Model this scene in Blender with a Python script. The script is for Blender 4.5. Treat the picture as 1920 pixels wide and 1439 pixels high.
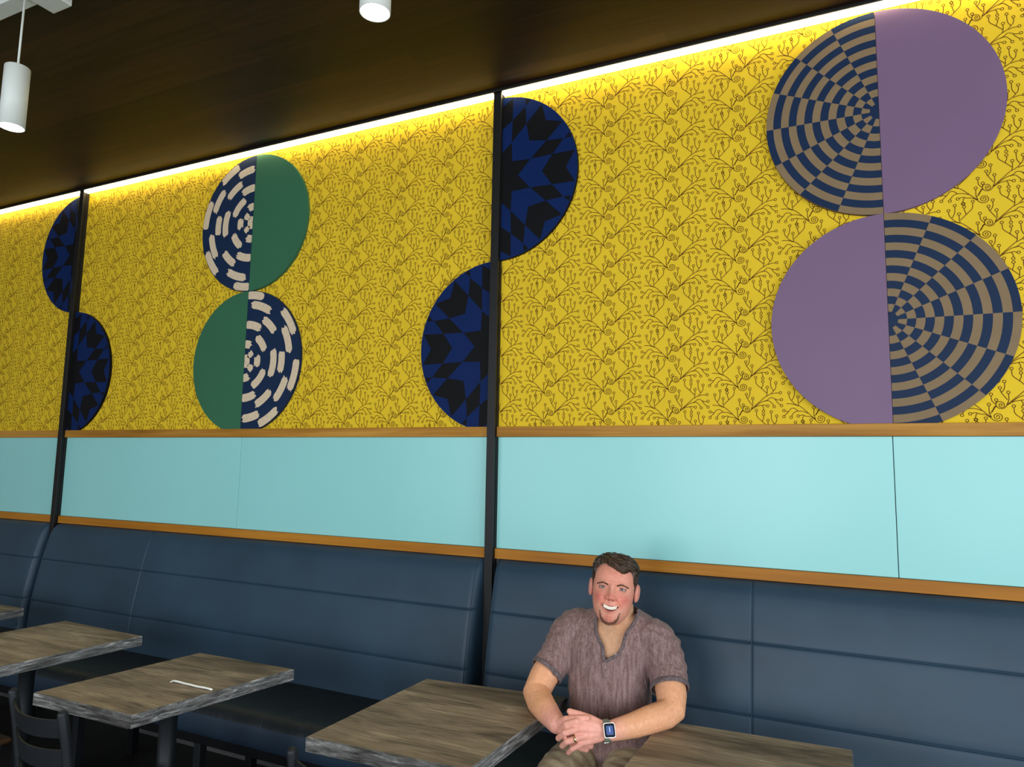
import bpy, bmesh, math, random
import numpy as np
from mathutils import Vector, Matrix, noise

for o in list(bpy.data.objects): bpy.data.objects.remove(o)
scene = bpy.context.scene
COL = scene.collection
R_ = math.radians

# ------------------------------------------------------------------ camera, world, light, exposure
cam_d = bpy.data.cameras.new('camera'); cam = bpy.data.objects.new('camera', cam_d); COL.objects.link(cam)
cam_d.sensor_fit = 'HORIZONTAL'; cam_d.sensor_width = 36.0
cam_d.lens = 1313.27 / 1920 * 36.0
cam_d.clip_start = 0.05
yaw, pitch, roll = R_(-25.521), R_(6.5725), R_(0.9743)
Fw = Vector((math.sin(yaw)*math.cos(pitch), math.cos(yaw)*math.cos(pitch), math.sin(pitch)))
R0 = Vector((math.cos(yaw), -math.sin(yaw), 0)); U0 = R0.cross(Fw)
Rt = R0*math.cos(roll) + U0*math.sin(roll); Up = U0*math.cos(roll) - R0*math.sin(roll)
mw = Matrix.Identity(4)
for i in range(3):
    mw[i][0] = Rt[i]; mw[i][1] = Up[i]; mw[i][2] = -Fw[i]
mw.translation = Vector((0, 0, 1.57))
cam.matrix_world = mw
scene.camera = cam

world = bpy.data.worlds.new('world'); scene.world = world; world.use_nodes = True
bg = world.node_tree.nodes['Background']
bg.inputs[0].default_value = (0.75, 0.87, 1.0, 1); bg.inputs[1].default_value = 1.6

scene.view_settings.view_transform = 'Standard'
scene.view_settings.look = 'None'
scene.view_settings.gamma = 1.0
scene.view_settings.use_curve_mapping = False
scene.view_settings.exposure = 0.0

def area(name, loc, rot, sx, sy, power, color=(1, 1, 1), spread=180):
    l = bpy.data.lights.new(name, 'AREA'); l.shape = 'RECTANGLE'; l.size = sx; l.size_y = sy
    l.energy = power; l.color = color; l.spread = R_(spread)
    o = bpy.data.objects.new(name, l); COL.objects.link(o); o.location = loc; o.rotation_euler = rot
    return o
DAY = (0.90, 0.96, 1.0)
# daylight standing outside the windows (the openings are cut in wall_right and wall_back)
area('daylight_right', (3.75, -0.55, 1.75), (0, R_(90), 0), 2.5, 4.4, 175, DAY)      # through window_1
area('daylight_back_a', (1.75, -4.4, 1.75), (R_(90), 0, 0), 2.3, 2.5, 125, DAY)     # through window_2
area('daylight_back_b', (-1.2, -4.4, 1.75), (R_(90), 0, 0), 2.3, 2.5, 165, DAY)     # through window_3
area('fill_back_left', (-4.7, -4.4, 1.75), (R_(90), 0, 0), 2.3, 2.5, 75, DAY)     # added fill light, evens the falloff to the left, through window_fill_left

# ------------------------------------------------------------------ node helpers
def new_mat(name):
    m = bpy.data.materials.new(name); m.use_nodes = True
    nt = m.node_tree; b = nt.nodes['Principled BSDF']
    return m, nt, b
def N(nt, kind, **kw):
    n = nt.nodes.new(kind)
    for k, v in kw.items():
        if k.startswith('_'): setattr(n, k[1:], v)
        else:
            k2 = int(k[1:]) if k[0] == 'i' and k[1:].isdigit() else k.replace('__', ' ')
            n.inputs[k2].default_value = v
    return n
def L(nt, a, b): nt.links.new(a, b)
def ramp(nt, fac, stops):
    r = nt.nodes.new('ShaderNodeValToRGB'); e = r.color_ramp.elements
    while len(e) < len(stops): e.new(0.5)
    for k, (p, c) in enumerate(stops):
        e[k].position = p; e[k].color = (c[0], c[1], c[2], 1)
    L(nt, fac, r.inputs[0]); return r
def plain(name, col, rough=0.5, metal=0.0, var=0.12, scale=12.0, bump=0.0, bscale=60.0, spec=0.5, coat=0.0):
    """base colour with slight procedural variation and optional fine bump"""
    m, nt, b = new_mat(name)
    tc = N(nt, 'ShaderNodeTexCoord'); n = N(nt, 'ShaderNodeTexNoise', Scale=scale, Detail=4.0)
    L(nt, tc.outputs['Object'], n.inputs['Vector'])
    lo = [c*(1-var) for c in col]; hi = [min(1, c*(1+var)) for c in col]
    r = ramp(nt, n.outputs[0], [(0.3, lo), (0.7, hi)])
    L(nt, r.outputs[0], b.inputs['Base Color'])
    b.inputs['Roughness'].default_value = rough; b.inputs['Metallic'].default_value = metal
    b.inputs['Specular IOR Level'].default_value = spec
    b.inputs['Coat Weight'].default_value = coat
    if bump > 0:
        n2 = N(nt, 'ShaderNodeTexNoise', Scale=bscale, Detail=3.0); L(nt, tc.outputs['Object'], n2.inputs['Vector'])
        bp = N(nt, 'ShaderNodeBump', Strength=bump, Distance=0.002); L(nt, n2.outputs[0], bp.inputs['Height'])
        L(nt, bp.outputs[0], b.inputs['Normal'])
    return m
def wood(name, cols, axis=0, fine=90.0, long=3.0, rough=0.5, bump=0.15, dist=1.2):
    """streaky wood grain running along the given local axis"""
    m, nt, b = new_mat(name)
    tc = N(nt, 'ShaderNodeTexCoord'); oi = N(nt, 'ShaderNodeObjectInfo')
    mp = N(nt, 'ShaderNodeMapping'); sc = [fine]*3; sc[axis] = long
    mp.inputs['Scale'].default_value = sc
    add = N(nt, 'ShaderNodeVectorMath', _operation='ADD'); L(nt, tc.outputs['Object'], add.inputs[0])
    L(nt, oi.outputs['Random'], add.inputs[1])
    L(nt, add.outputs[0], mp.inputs[0])
    n1 = N(nt, 'ShaderNodeTexNoise', Scale=1.0, Detail=7.0, Roughness=0.62, Distortion=dist); L(nt, mp.outputs[0], n1.inputs[0])
    mp2 = N(nt, 'ShaderNodeMapping'); sc2 = [fine*0.16]*3; sc2[axis] = long*0.5; mp2.inputs['Scale'].default_value = sc2
    L(nt, add.outputs[0], mp2.inputs[0])
    n2 = N(nt, 'ShaderNodeTexNoise', Scale=1.0, Detail=3.0, Distortion=0.8); L(nt, mp2.outputs[0], n2.inputs[0])
    mx = N(nt, 'ShaderNodeMix', _data_type='FLOAT'); mx.inputs[0].default_value = 0.55
    L(nt, n1.outputs[0], mx.inputs[2]); L(nt, n2.outputs[0], mx.inputs[3])
    k = len(cols); r = ramp(nt, mx.outputs[0], [(0.33 + 0.34*i/(k-1), c) for i, c in enumerate(cols)])
    L(nt, r.outputs[0], b.inputs['Base Color']); b.inputs['Roughness'].default_value = rough; b.inputs['Specular IOR Level'].default_value = 0.2
    bp = N(nt, 'ShaderNodeBump', Strength=bump, Distance=0.002); L(nt, n1.outputs[0], bp.inputs['Height']); L(nt, bp.outputs[0], b.inputs['Normal'])
    return m
def emis(name, col, s):
    m, nt, b = new_mat(name); b.inputs['Base Color'].default_value = (*col, 1)
    b.inputs['Emission Color'].default_value = (*col, 1); b.inputs['Emission Strength'].default_value = s
    return m
def leather(name, col, rough=0.42, crease=False):
    m, nt, b = new_mat(name)
    tc = N(nt, 'ShaderNodeTexCoord')
    n = N(nt, 'ShaderNodeTexNoise', Scale=3.0, Detail=3.0); L(nt, tc.outputs['Object'], n.inputs[0])
    r = ramp(nt, n.outputs[0], [(0.3, [c*0.85 for c in col]), (0.7, [c*1.12 for c in col])]); L(nt, r.outputs[0], b.inputs['Base Color'])
    v = N(nt, 'ShaderNodeTexVoronoi', Scale=420.0); L(nt, tc.outputs['Object'], v.inputs['Vector'])
    b.inputs['Specular IOR Level'].default_value = 0.32
    bp = N(nt, 'ShaderNodeBump', Strength=0.12, Distance=0.0006); L(nt, v.outputs['Distance'], bp.inputs['Height'])
    out = bp
    if crease:
        mp = N(nt, 'ShaderNodeMapping'); mp.inputs['Scale'].default_value = (9, 1.2, 1.2); L(nt, tc.outputs['Object'], mp.inputs[0])
        n3 = N(nt, 'ShaderNodeTexNoise', Scale=1.5, Detail=2.0, Distortion=0.6); L(nt, mp.outputs[0], n3.inputs[0])
        bp2 = N(nt, 'ShaderNodeBump', Strength=0.6, Distance=0.012); L(nt, n3.outputs[0], bp2.inputs['Height']); L(nt, bp.outputs[0], bp2.inputs['Normal']); out = bp2
    L(nt, out.outputs[0], b.inputs['Normal']); b.inputs['Roughness'].default_value = rough
    return m

M = {}
M['yellow'] = plain('yellow_wallpaper', (0.71, 0.475, 0.022), 0.7, var=0.04, scale=5, spec=0.12)
M['vine'] = plain('brown_vine_print', (0.13, 0.050, 0.008), 0.7, var=0.05, spec=0.1)
M['teal'] = plain('aqua_panel', (0.285, 0.62, 0.60), 0.30, var=0.02, scale=1.5, spec=0.35)
M['oak'] = wood('oak_rail', [(0.24, 0.095, 0.009), (0.37, 0.165, 0.020), (0.52, 0.26, 0.045)], 0, 60, 2.0, 0.5, 0.1, 0.6)
M['lowoak'] = wood('orange_oak_trim', [(0.27, 0.095, 0.008), (0.38, 0.145, 0.012), (0.47, 0.20, 0.024)], 0, 50, 1.6, 0.45, 0.1, 0.6)
M['black'] = plain('black_metal', (0.007, 0.0065, 0.006), 0.45, 0.0, 0.1, spec=0.3)
M['bluegrey'] = plain('dark_powder_coat', (0.010, 0.012, 0.015), 0.5, 0.2, 0.15, spec=0.35)
M['white_metal'] = plain('white_enamel', (0.62, 0.65, 0.60), 0.45, 0, 0.03)
M['led'] = emis('light_strip_glow', (1.0, 0.84, 0.50), 13.0)
M['bulb'] = emis('lamp_lens_glow', (1.0, 0.93, 0.80), 30.0)
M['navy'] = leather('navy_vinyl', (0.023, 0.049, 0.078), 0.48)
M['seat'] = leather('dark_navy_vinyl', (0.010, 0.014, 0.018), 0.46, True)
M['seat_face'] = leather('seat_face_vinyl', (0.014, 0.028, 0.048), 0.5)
M['drywall'] = plain('dark_wall_paint', (0.05, 0.05, 0.05), 0.8)
M['paint'] = plain('warm_white_paint', (0.42, 0.40, 0.36), 0.8, var=0.05)
M['rustic'] = wood('greige_laminate_top', [(0.060, 0.043, 0.029), (0.165, 0.122, 0.080), (0.300, 0.230, 0.155), (0.50, 0.41, 0.29)], 0, 62, 4.5, 0.5, 0.12, 2.2)
M['rustic_edge'] = wood('shaded_laminate_edge', [(0.010, 0.010, 0.009), (0.065, 0.062, 0.055), (0.16, 0.155, 0.145), (0.50, 0.50, 0.48)], 0, 620, 16, 0.6, 0.3, 1.5)  # front and back edges: shade put into the colour, darker than the sides
M['rustic_edge_y'] = wood('grey_laminate_side', [(0.012, 0.012, 0.012), (0.085, 0.084, 0.082), (0.20, 0.20, 0.197), (0.60, 0.60, 0.59)], 1, 620, 16, 0.6, 0.3, 1.5)
M['purple'] = plain('mauve_paint', (0.172, 0.102, 0.182), 0.5, var=0.03, scale=4, spec=0.25)
M['green'] = plain('green_paint', (0.032, 0.130, 0.065), 0.5, var=0.04, scale=4, spec=0.25)
M['navy_paint'] = plain('navy_print', (0.007, 0.021, 0.058), 0.55, var=0.05, spec=0.15)
M['tan'] = plain('tan_print', (0.215, 0.145, 0.078), 0.6, var=0.05, spec=0.15)
M['cream'] = plain('cream_brushwork', (0.64, 0.50, 0.34), 0.6, var=0.08, scale=50)
M['blue'] = plain('royal_blue_print', (0.0026, 0.015, 0.080), 0.55, var=0.05, spec=0.10)
M['blackp'] = plain('black_print', (0.005, 0.005, 0.006), 0.55, var=0.05, spec=0.10)
M['chairwood'] = wood('chair_seat_wood', [(0.018, 0.010, 0.005), (0.035, 0.018, 0.008), (0.055, 0.028, 0.012)], 1, 50, 3, 0.4)
M['floor'] = plain('dark_floor', (0.012, 0.011, 0.010), 0.6, var=0.3, scale=3, bump=0.1)
M['straw'] = plain('white_paper', (0.85, 0.86, 0.80), 0.6, var=0.02)

# ------------------------------------------------------------------ mesh helpers
def link(o): COL.objects.link(o); return o
def mesh_obj(name, verts, faces, mats, mi=None, parent=None, smooth=False):
    me = bpy.data.meshes.new(name); me.from_pydata([tuple(v) for v in verts], [], faces)
    for m in (mats if isinstance(mats, (list, tuple)) else [mats]): me.materials.append(m)
    if mi is not None: me.polygons.foreach_set('material_index', mi)
    if smooth: me.polygons.foreach_set('use_smooth', [True]*len(me.polygons))
    me.update()
    o = bpy.data.objects.new(name, me); link(o)
    if parent is not None: o.parent = parent
    return o
def bm_obj(name, bm, mats, parent=None, smooth=False):
    bmesh.ops.recalc_face_normals(bm, faces=bm.faces)
    me = bpy.data.meshes.new(name); bm.to_mesh(me); bm.free()
    for m in (mats if isinstance(mats, (list, tuple)) else [mats]): me.materials.append(m)
    if smooth: me.polygons.foreach_set('use_smooth', [True]*len(me.polygons))
    o = bpy.data.objects.new(name, me); link(o)
    if parent is not None: o.parent = parent
    return o
def empty(name, loc=(0, 0, 0), rz=0, label=None, cat=None, group=None):
    o = bpy.data.objects.new(name, None); link(o); o.location = loc; o.rotation_euler = (0, 0, rz)
    o.empty_display_size = 0.1
    tag(o, label, cat, group); return o
def tag(o, label=None, cat=None, group=None, kind=None):
    if label: o['label'] = label
    if cat: o['category'] = cat
    if group: o['group'] = group
    if kind: o['kind'] = kind
    return o
def add_box(bm, lo, hi, bevel=0.0, mi=0):
    c = [(a+b)/2 for a, b in zip(lo, hi)]; s = [b-a for a, b in zip(lo, hi)]
    r = bmesh.ops.create_cube(bm, size=1.0, matrix=Matrix.Translation(c) @ Matrix.Diagonal((*s, 1)))
    vs = r['verts']; fs = {f for v in vs for f in v.link_faces}
    if bevel > 0:
        es = list({e for v in vs for e in v.link_edges})
        rb = bmesh.ops.bevel(bm, geom=es, offset=bevel, segments=2, profile=0.5, affect='EDGES')
        fs = set(rb['faces']) | {f for f in fs if f.is_valid}
    for f in fs: f.material_index = mi
    return fs
def box_obj(name, lo, hi, mat, parent=None, bevel=0.003):
    bm = bmesh.new(); add_box(bm, lo, hi, bevel); return bm_obj(name, bm, mat, parent)
def tube(bm, pts, radii, seg=12, cap=True, flat=None):
    """swept tube through pts; radii is a number or a list; flat=(vector, k) squashes the section along vector"""
    pts = [Vector(p) for p in pts]; n = len(pts)
    if not hasattr(radii, '__len__'): radii = [radii]*n
    t = (pts[1]-pts[0]).normalized(); ref = Vector((0, 0, 1)) if abs(t.z) < 0.9 else Vector((1, 0, 0))
    a = t.cross(ref).normalized(); rings = []
    for i, p in enumerate(pts):
        if i == 0: t2 = (pts[1]-pts[0])
        elif i == n-1: t2 = (pts[-1]-pts[-2])
        else: t2 = (pts[i+1]-pts[i]).normalized() + (pts[i]-pts[i-1]).normalized()
        t2.normalize(); a = (a - t2*a.dot(t2)).normalized(); b = t2.cross(a)
        ring = []
        for k in range(seg):
            an = 2*math.pi*k/seg; d = (a*math.cos(an) + b*math.sin(an))*radii[i]
            if flat: fv = Vector(flat[0]).normalized(); d = d - fv*d.dot(fv)*(1-flat[1])
            ring.append(bm.verts.new(p+d))
        rings.append(ring)
    for i in range(n-1):
        for k in range(seg):
            bm.faces.new((rings[i][k], rings[i][(k+1) % seg], rings[i+1][(k+1) % seg], rings[i+1][k]))
    if cap:
        bm.faces.new(rings[0][::-1]); bm.faces.new(rings[-1])
def capsule(bm, pts, radii, seg=16, flat=None):
    """tube with rounded ends"""
    pts = [Vector(p) for p in pts]; radii = list(radii) if hasattr(radii, '__len__') else [radii]*len(pts)
    t0 = (pts[0]-pts[1]).normalized(); t1 = (pts[-1]-pts[-2]).normalized()
    P, Rr = [], []
    for s in (0.97, 0.8, 0.45): P.append(pts[0]+t0*radii[0]*s); Rr.append(radii[0]*math.sqrt(1-s*s))
    P += pts; Rr += radii
    for s in (0.45, 0.8, 0.97): P.append(pts[-1]+t1*radii[-1]*s); Rr.append(radii[-1]*math.sqrt(1-s*s))
    tube(bm, P, Rr, seg, True, flat)
def lathe(bm, prof, seg=32, origin=(0, 0, 0)):
    o = Vector(origin); rings = []
    for r, z in prof:
        rings.append([bm.verts.new(o+Vector((r*math.cos(2*math.pi*k/seg), r*math.sin(2*math.pi*k/seg), z))) for k in range(seg)])
    for i in range(len(rings)-1):
        for k in range(seg): bm.faces.new((rings[i][k], rings[i][(k+1) % seg], rings[i+1][(k+1) % seg], rings[i+1][k]))
    bm.faces.new(rings[0][::-1]); bm.faces.new(rings[-1])
def copy_tree(o, parent=None):
    c = o.copy(); COL.objects.link(c)
    if parent is not None: c.parent = parent
    for ch in list(o.children): copy_tree(ch, c)
    return c

# ================================================================== THE SETTING
WY = 2.915                      # face of the decorated wall
ZC = 3.374                      # ceiling
Z_LO, Z_LT = 1.1445, 1.190      # low oak trim
Z_MO, Z_MT = 1.6945, 1.741      # mid oak rail
RD = 0.4072                     # radius of the half-disc boards
XL, XR = -7.6, 3.3
POSTS = [-4.634, -1.4745, 1.684]
PW = 0.0205                     # half width of a post

def struct(o): o['kind'] = 'structure'; return o
struct(box_obj('floor', (XL, -4.0, -0.05), (XR, WY, 0), M['floor'], bevel=0))
# plank ceiling
def ceiling_mat():
    m, nt, b = new_mat('dark_plank_ceiling')
    tc = N(nt, 'ShaderNodeTexCoord')
    br = N(nt, 'ShaderNodeTexBrick', _offset=0.37); br.inputs['Color1'].default_value = (0.0, 0, 0, 1); br.inputs['Color2'].default_value = (1, 1, 1, 1)
    br.inputs['Mortar'].default_value = (0.5, 0.5, 0.5, 1); br.inputs['Scale'].default_value = 1.0
    br.inputs['Brick Width'].default_value = 1.7; br.inputs['Row Height'].default_value = 0.105; br.inputs['Mortar Size'].default_value = 0.0015; br.inputs['Bias'].default_value = 0
    L(nt, tc.outputs['Object'], br.inputs['Vector'])
    mp = N(nt, 'ShaderNodeMapping'); mp.inputs['Scale'].default_value = (1.6, 34, 34); L(nt, tc.outputs['Object'], mp.inputs[0])
    n = N(nt, 'ShaderNodeTexNoise', Scale=1.0, Detail=6.0, Distortion=1.0); L(nt, mp.outputs[0], n.inputs[0])
    r1 = ramp(nt, n.outputs[0], [(0.3, (0.010, 0.0036, 0.0011)), (0.7, (0.029, 0.0108, 0.0034))])
    r2 = ramp(nt, br.outputs[0], [(0.0, (0.40, 0.38, 0.36)), (1.0, (1.45, 1.4, 1.35))])
    mx = N(nt, 'ShaderNodeMix', _data_type='RGBA', _blend_type='MULTIPLY'); mx.inputs[0].default_value = 1
    L(nt, r1.outputs[0], mx.inputs[6]); L(nt, r2.outputs[0], mx.inputs[7]); L(nt, mx.outputs[2], b.inputs['Base Color'])
    b.inputs['Roughness'].default_value = 0.5; b.inputs['Specular IOR Level'].default_value = 0.3
    bp = N(nt, 'ShaderNodeBump', Strength=0.4, Distance=0.002, _invert=True); L(nt, br.outputs['Fac'], bp.inputs['Height']); L(nt, bp.outputs[0], b.inputs['Normal'])
    return m
M['ceil'] = ceiling_mat()
struct(box_obj('ceiling', (XL, -4.0, ZC), (XR, WY+0.15, ZC+0.1), M['ceil'], bevel=0))
struct(box_obj('wall_front', (XL, WY, 0), (XR, WY+0.15, ZC), M['drywall'], bevel=0))
struct(box_obj('wall_left', (XL-0.15, -4.0, 0), (XL, WY+0.15, ZC), M['paint'], bevel=0))
def wall_with_holes(name, axis, pos, thick, span, holes, mat):
    """wall along an axis with rectangular window openings; holes=(a0,a1,z0,z1) sorted"""
    bm = bmesh.new(); a = span[0]
    def bx(a0, a1, z0, z1):
        if a1-a0 < 1e-4 or z1-z0 < 1e-4: return
        if axis == 'x': add_box(bm, (a0, pos-thick, z0), (a1, pos, z1))
        else: add_box(bm, (pos, a0, z0), (pos+thick, a1, z1))
    for (a0, a1, z0, z1) in holes:
        bx(a, a0, 0, ZC); bx(a0, a1, 0, z0); bx(a0, a1, z1, ZC); a = a1
    bx(a, span[1], 0, ZC)
    return struct(bm_obj(name, bm, mat))
wall_with_holes('wall_right', 'y', XR, 0.15, (-4.0, WY+0.15), [(-2.8, 1.7, 0.5, 3.0)], M['paint'])
wall_with_holes('wall_back', 'x', -4.0, 0.15, (XL, XR), [(-5.9, -3.5, 0.5, 3.0), (-2.4, 0.0, 0.5, 3.0), (0.6, 2.9, 0.5, 3.0)], M['paint'])
def window(name, axis, pos, a0, a1, z0, z1, bars):
    bm = bmesh.new(); w = 0.05
    def bx(p0, p1, q0, q1):
        if axis == 'x': add_box(bm, (p0, pos-0.10, q0), (p1, pos-0.04, q1), 0.003)
        else: add_box(bm, (pos+0.04, p0, q0), (pos+0.10, p1, q1), 0.003)
    bx(a0, a1, z0, z0+w); bx(a0, a1, z1-w, z1); bx(a0, a0+w, z0, z1); bx(a1-w, a1, z0, z1)
    for k in range(1, bars): c = a0+(a1-a0)*k/bars; bx(c-w/2, c+w/2, z0, z1)
    struct(bm_obj(name, bm, M['black']))
window('window_1', 'y', XR, -2.8, 1.7, 0.5, 3.0, 3)
window('window_2', 'x', -4.0, -2.4, 0.0, 0.5, 3.0, 2)
window('window_3', 'x', -4.0, 0.6, 2.9, 0.5, 3.0, 2)
window('window_fill_left', 'x', -4.0, -5.9, -3.5, 0.5, 3.0, 2)  # added unseen window so the left fill light reaches the wall

# ---- wallpaper: yellow sheet with printed circuit-like vines (tenths of a millimetre from the spiral's heart)
VA =  [[(167,-4),(122,-80),(55,-120),(-1,-128),(-68,-108),(-124,-69),(-152,-9),(-154,60),(-122,103),(-66,125),(1,119),(68,81),(94,14),(89,-43),(55,-81),(-1,-87),(-45,-60),(-67,-5),(-55,40),(-15,59),(23,39),(33,1),(7,-19),(-16,-3)],[(167,-4),(257,90),(391,214),(524,326),(702,490),(790,526),(933,614),(1010,708),(1099,812),(1110,976)],[(907,1140),(913,900),(951,816),(1015,718)],[(1211,630),(1031,626),(933,580)],[(783,805),(776,596),(746,519)],[(360,1206),(366,1006),(574,823),(759,632)],[(621,1039),(631,965),(579,868),(579,815)],[(737,130),(654,170),(566,151),(390,127),(279,65),(167,-4)],[(577,150),(627,66),(628,-19)],[(1003,144),(928,251),(831,340),(634,315),(479,239),(301,97)],[(1252,163),(1134,265),(1050,409),(964,447),(876,449),(799,366),(678,310)],[(1244,344),(1157,357),(1060,390)],[(231,378),(235,172),(167,18)],[(-4,544),(5,470),(103,311),(191,176)],[(135,760),(128,583),(60,464),(16,446)],[(-277,325),(-274,164),(-201,65),(-152,26)],[(-135,123),(-145,60)],[(-146,-32),(-214,-118),(-282,-253),(-339,-278)],[(2441,944),(2481,873),(2543,799),(2625,757),(2718,758),(2791,805),(2824,879),(2804,952),(2754,998),(2682,1017),(2619,1002),(2576,940),(2585,872),(2626,830),(2688,823),(2734,856),(2744,906),(2715,947),(2670,952),(2644,917),(2669,881)],[(2482,891),(2256,1122),(2007,1370),(1881,1428),(1755,1500),(1671,1607),(1583,1743),(1574,1866)],[(1780,2031),(1770,1810),(1682,1635)],[(1896,1704),(1893,1524),(1924,1430)],[(2335,2108),(2323,1910),(2183,1770),(1925,1520)],[(2060,1943),(2069,1863),(2105,1768),(2104,1712)],[(1476,1510),(1712,1489),(1902,1410)],[(1934,1028),(2045,1067),(2149,1011),(2337,989),(2461,897)],[(2086,1029),(2042,944),(2039,866)],[(1651,1022),(1717,1139),(1835,1215),(2047,1202),(2235,1124)],[(1394,1044),(1536,1182),(1645,1327),(1773,1324),(1878,1221)],[(1429,1221),(1540,1186)],[(2447,1278),(2443,1044),(2503,888)],[(2506,1088),(2570,1152),(2593,1239),(2666,1297)]]
VR =  [(1106,1031),(908,1197),(1265,635),(783,862),(358,1266),(622,1097),(789,125),(625,-75),(1024,93),(1294,125),(1296,363),(227,436),(-5,602),(131,818),(-277,383),(-135,180),(1575,1925),(1781,2088),(1895,1758),(2338,2167),(2065,1999),(2052,2118),(1883,1018),(2034,811),(1635,972),(1370,1002),(1375,1239),(2449,1338)]
CX, CZ = 0.2806, 0.1308
AX, AZ = -0.6327, 2.3253
def ribbon_cell():
    V, Fc = [], []
    w = 0.00135
    for pl in VA:
        p = [np.array(q, float)/1e4 for q in pl]
        # soften the polyline once
        s = [p[0]]
        for i in range(len(p)-1):
            if i > 0: s.append(p[i]*0.78+p[i+1]*0.22)
            else: s.append(p[i]*0.5+p[i+1]*0.5) if len(p) > 2 else None
            if i < len(p)-2: s.append(p[i]*0.22+p[i+1]*0.78)
        s.append(p[-1]); base = len(V)
        for i, q in enumerate(s):
            d = (s[min(i+1, len(s)-1)]-s[max(i-1, 0)]); d = d/(np.linalg.norm(d)+1e-9); nn = np.array([-d[1], d[0]])*w
            V += [q+nn, q-nn]
        for i in range(len(s)-1): Fc.append([base+2*i, base+2*i+1, base+2*i+3, base+2*i+2])
    K = 9
    for c in VR:
        c = np.array(c, float)/1e4; base = len(V)
        for k in range(K):
            a = 2*math.pi*k/K; d = np.array([math.cos(a), math.sin(a)])
            V += [c+d*0.0062, c+d*0.0036]
        for k in range(K):
            k2 = (k+1) % K; Fc.append([base+2*k, base+2*k+1, base+2*k2+1, base+2*k2])
    return np.array(V), np.array(Fc)
CV, CF = ribbon_cell()
def wallpaper(x0, x1):
    z0, z1 = Z_MT-0.01, ZC
    V = [np.array([[x0, 0.0, z0], [x1, 0, z0], [x1, 0, z1], [x0, 0, z1]])]; Fc = [np.array([[0, 1, 2, 3]])]; n = 4
    i0 = int(math.floor((x0-AX)/CX))-2; i1 = int(math.ceil((x1-AX)/CX))+2
    j0 = int(math.floor((z0-AZ)/CZ))-2; j1 = int(math.ceil((z1-AZ)/CZ))+2
    for i in range(i0, i1):
        for j in range(j0, j1):
            P = CV+np.array([AX+i*CX, AZ+j*CZ])
            if P[:, 0].max() < x0 or P[:, 0].min() > x1 or P[:, 1].max() < z0 or P[:, 1].min() > z1: continue
            ok = ((P[:, 0] > x0) & (P[:, 0] < x1) & (P[:, 1] > z0) & (P[:, 1] < z1))[CF].all(axis=1)
            f = CF[ok]
            if len(f) == 0: continue
            V.append(np.stack([P[:, 0], np.full(len(P), -0.0006), P[:, 1]], 1)); Fc.append(f+n); n += len(P)
    V = np.concatenate(V); Fc = np.concatenate(Fc)
    me = bpy.data.meshes.new('wallpaper'); me.vertices.add(len(V)); me.vertices.foreach_set('co', V.ravel())
    me.loops.add(Fc.size); me.loops.foreach_set('vertex_index', Fc.ravel().astype(np.int32))
    me.polygons.add(len(Fc)); me.polygons.foreach_set('loop_start', np.arange(0, Fc.size, 4, dtype=np.int32))
    mi = np.ones(len(Fc), np.int32); mi[0] = 0
    me.materials.append(M['yellow']); me.materials.append(M['vine'])
    me.polygons.foreach_set('material_index', mi); me.update(calc_edges=True); me.validate()
    o = bpy.data.objects.new('wall_front', me); link(o); o.location = (0, WY-0.004, 0)
    return struct(o)
BAYS = [(XL, POSTS[0]-PW), (POSTS[0]+PW, POSTS[1]-PW), (POSTS[1]+PW, POSTS[2]-PW), (POSTS[2]+PW, XR)]
for b in BAYS[:3]: wallpaper(*b)
k = 1
for (x0, x1) in BAYS:
    struct(box_obj('trim_%d' % k, (x0, WY-0.026, Z_MO), (x1, WY, Z_MT), M['oak'], bevel=0.002)); k += 1
    struct(box_obj('trim_%d' % k, (x0, WY-0.022, Z_LO), (x1, WY, Z_LT), M['lowoak'], bevel=0.002)); k += 1
# black steel posts between the bays: box section with a shallow groove down each side
for px in POSTS:
    bm = bmesh.new(); y1 = WY
    add_box(bm, (px-PW, WY-0.046, 0), (px+PW, WY-0.030, ZC), 0.0015)
    add_box(bm, (px-PW+0.004, WY-0.030, 0), (px+PW-0.004, WY-0.022, ZC))
    add_box(bm, (px-PW, WY-0.022, 0), (px+PW, WY, ZC), 0.001)
    struct(bm_obj('trim_%d' % k, bm, M['black'])); k += 1
# slim black bead at the ceiling edge in front of the light strip
struct(box_obj('trim_%d' % k, (XL, WY-0.066, ZC-0.013), (XR, WY-0.058, ZC), M['black'], bevel=0.001)); k += 1

# ---- light strips, one per bay
def light_strip(x0, x1, label):
    t = empty('light_strip', ((x0+x1)/2, WY, ZC), 0, label, 'light', 'light strips along the top of the yellow wall')
    w = (x1-x0)/2-0.004
    box_obj('channel', (-w, -0.050, -0.006), (w, -0.006, 0), M['white_metal'], t, 0.001)
    bm = bmesh.new(); add_box(bm, (-w, -0.046, -0.020), (w, -0.014, -0.006), 0.003)
    bm_obj('diffuser', bm, M['led'], t)
light_strip(*BAYS[0], 'glowing warm light strip over the far left wallpaper, left of the left black post')
light_strip(*BAYS[1], 'glowing warm light strip under the ceiling between the two black posts')
light_strip(*BAYS[2], 'glowing warm light strip at the ceiling, right of the centre black post')

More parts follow.
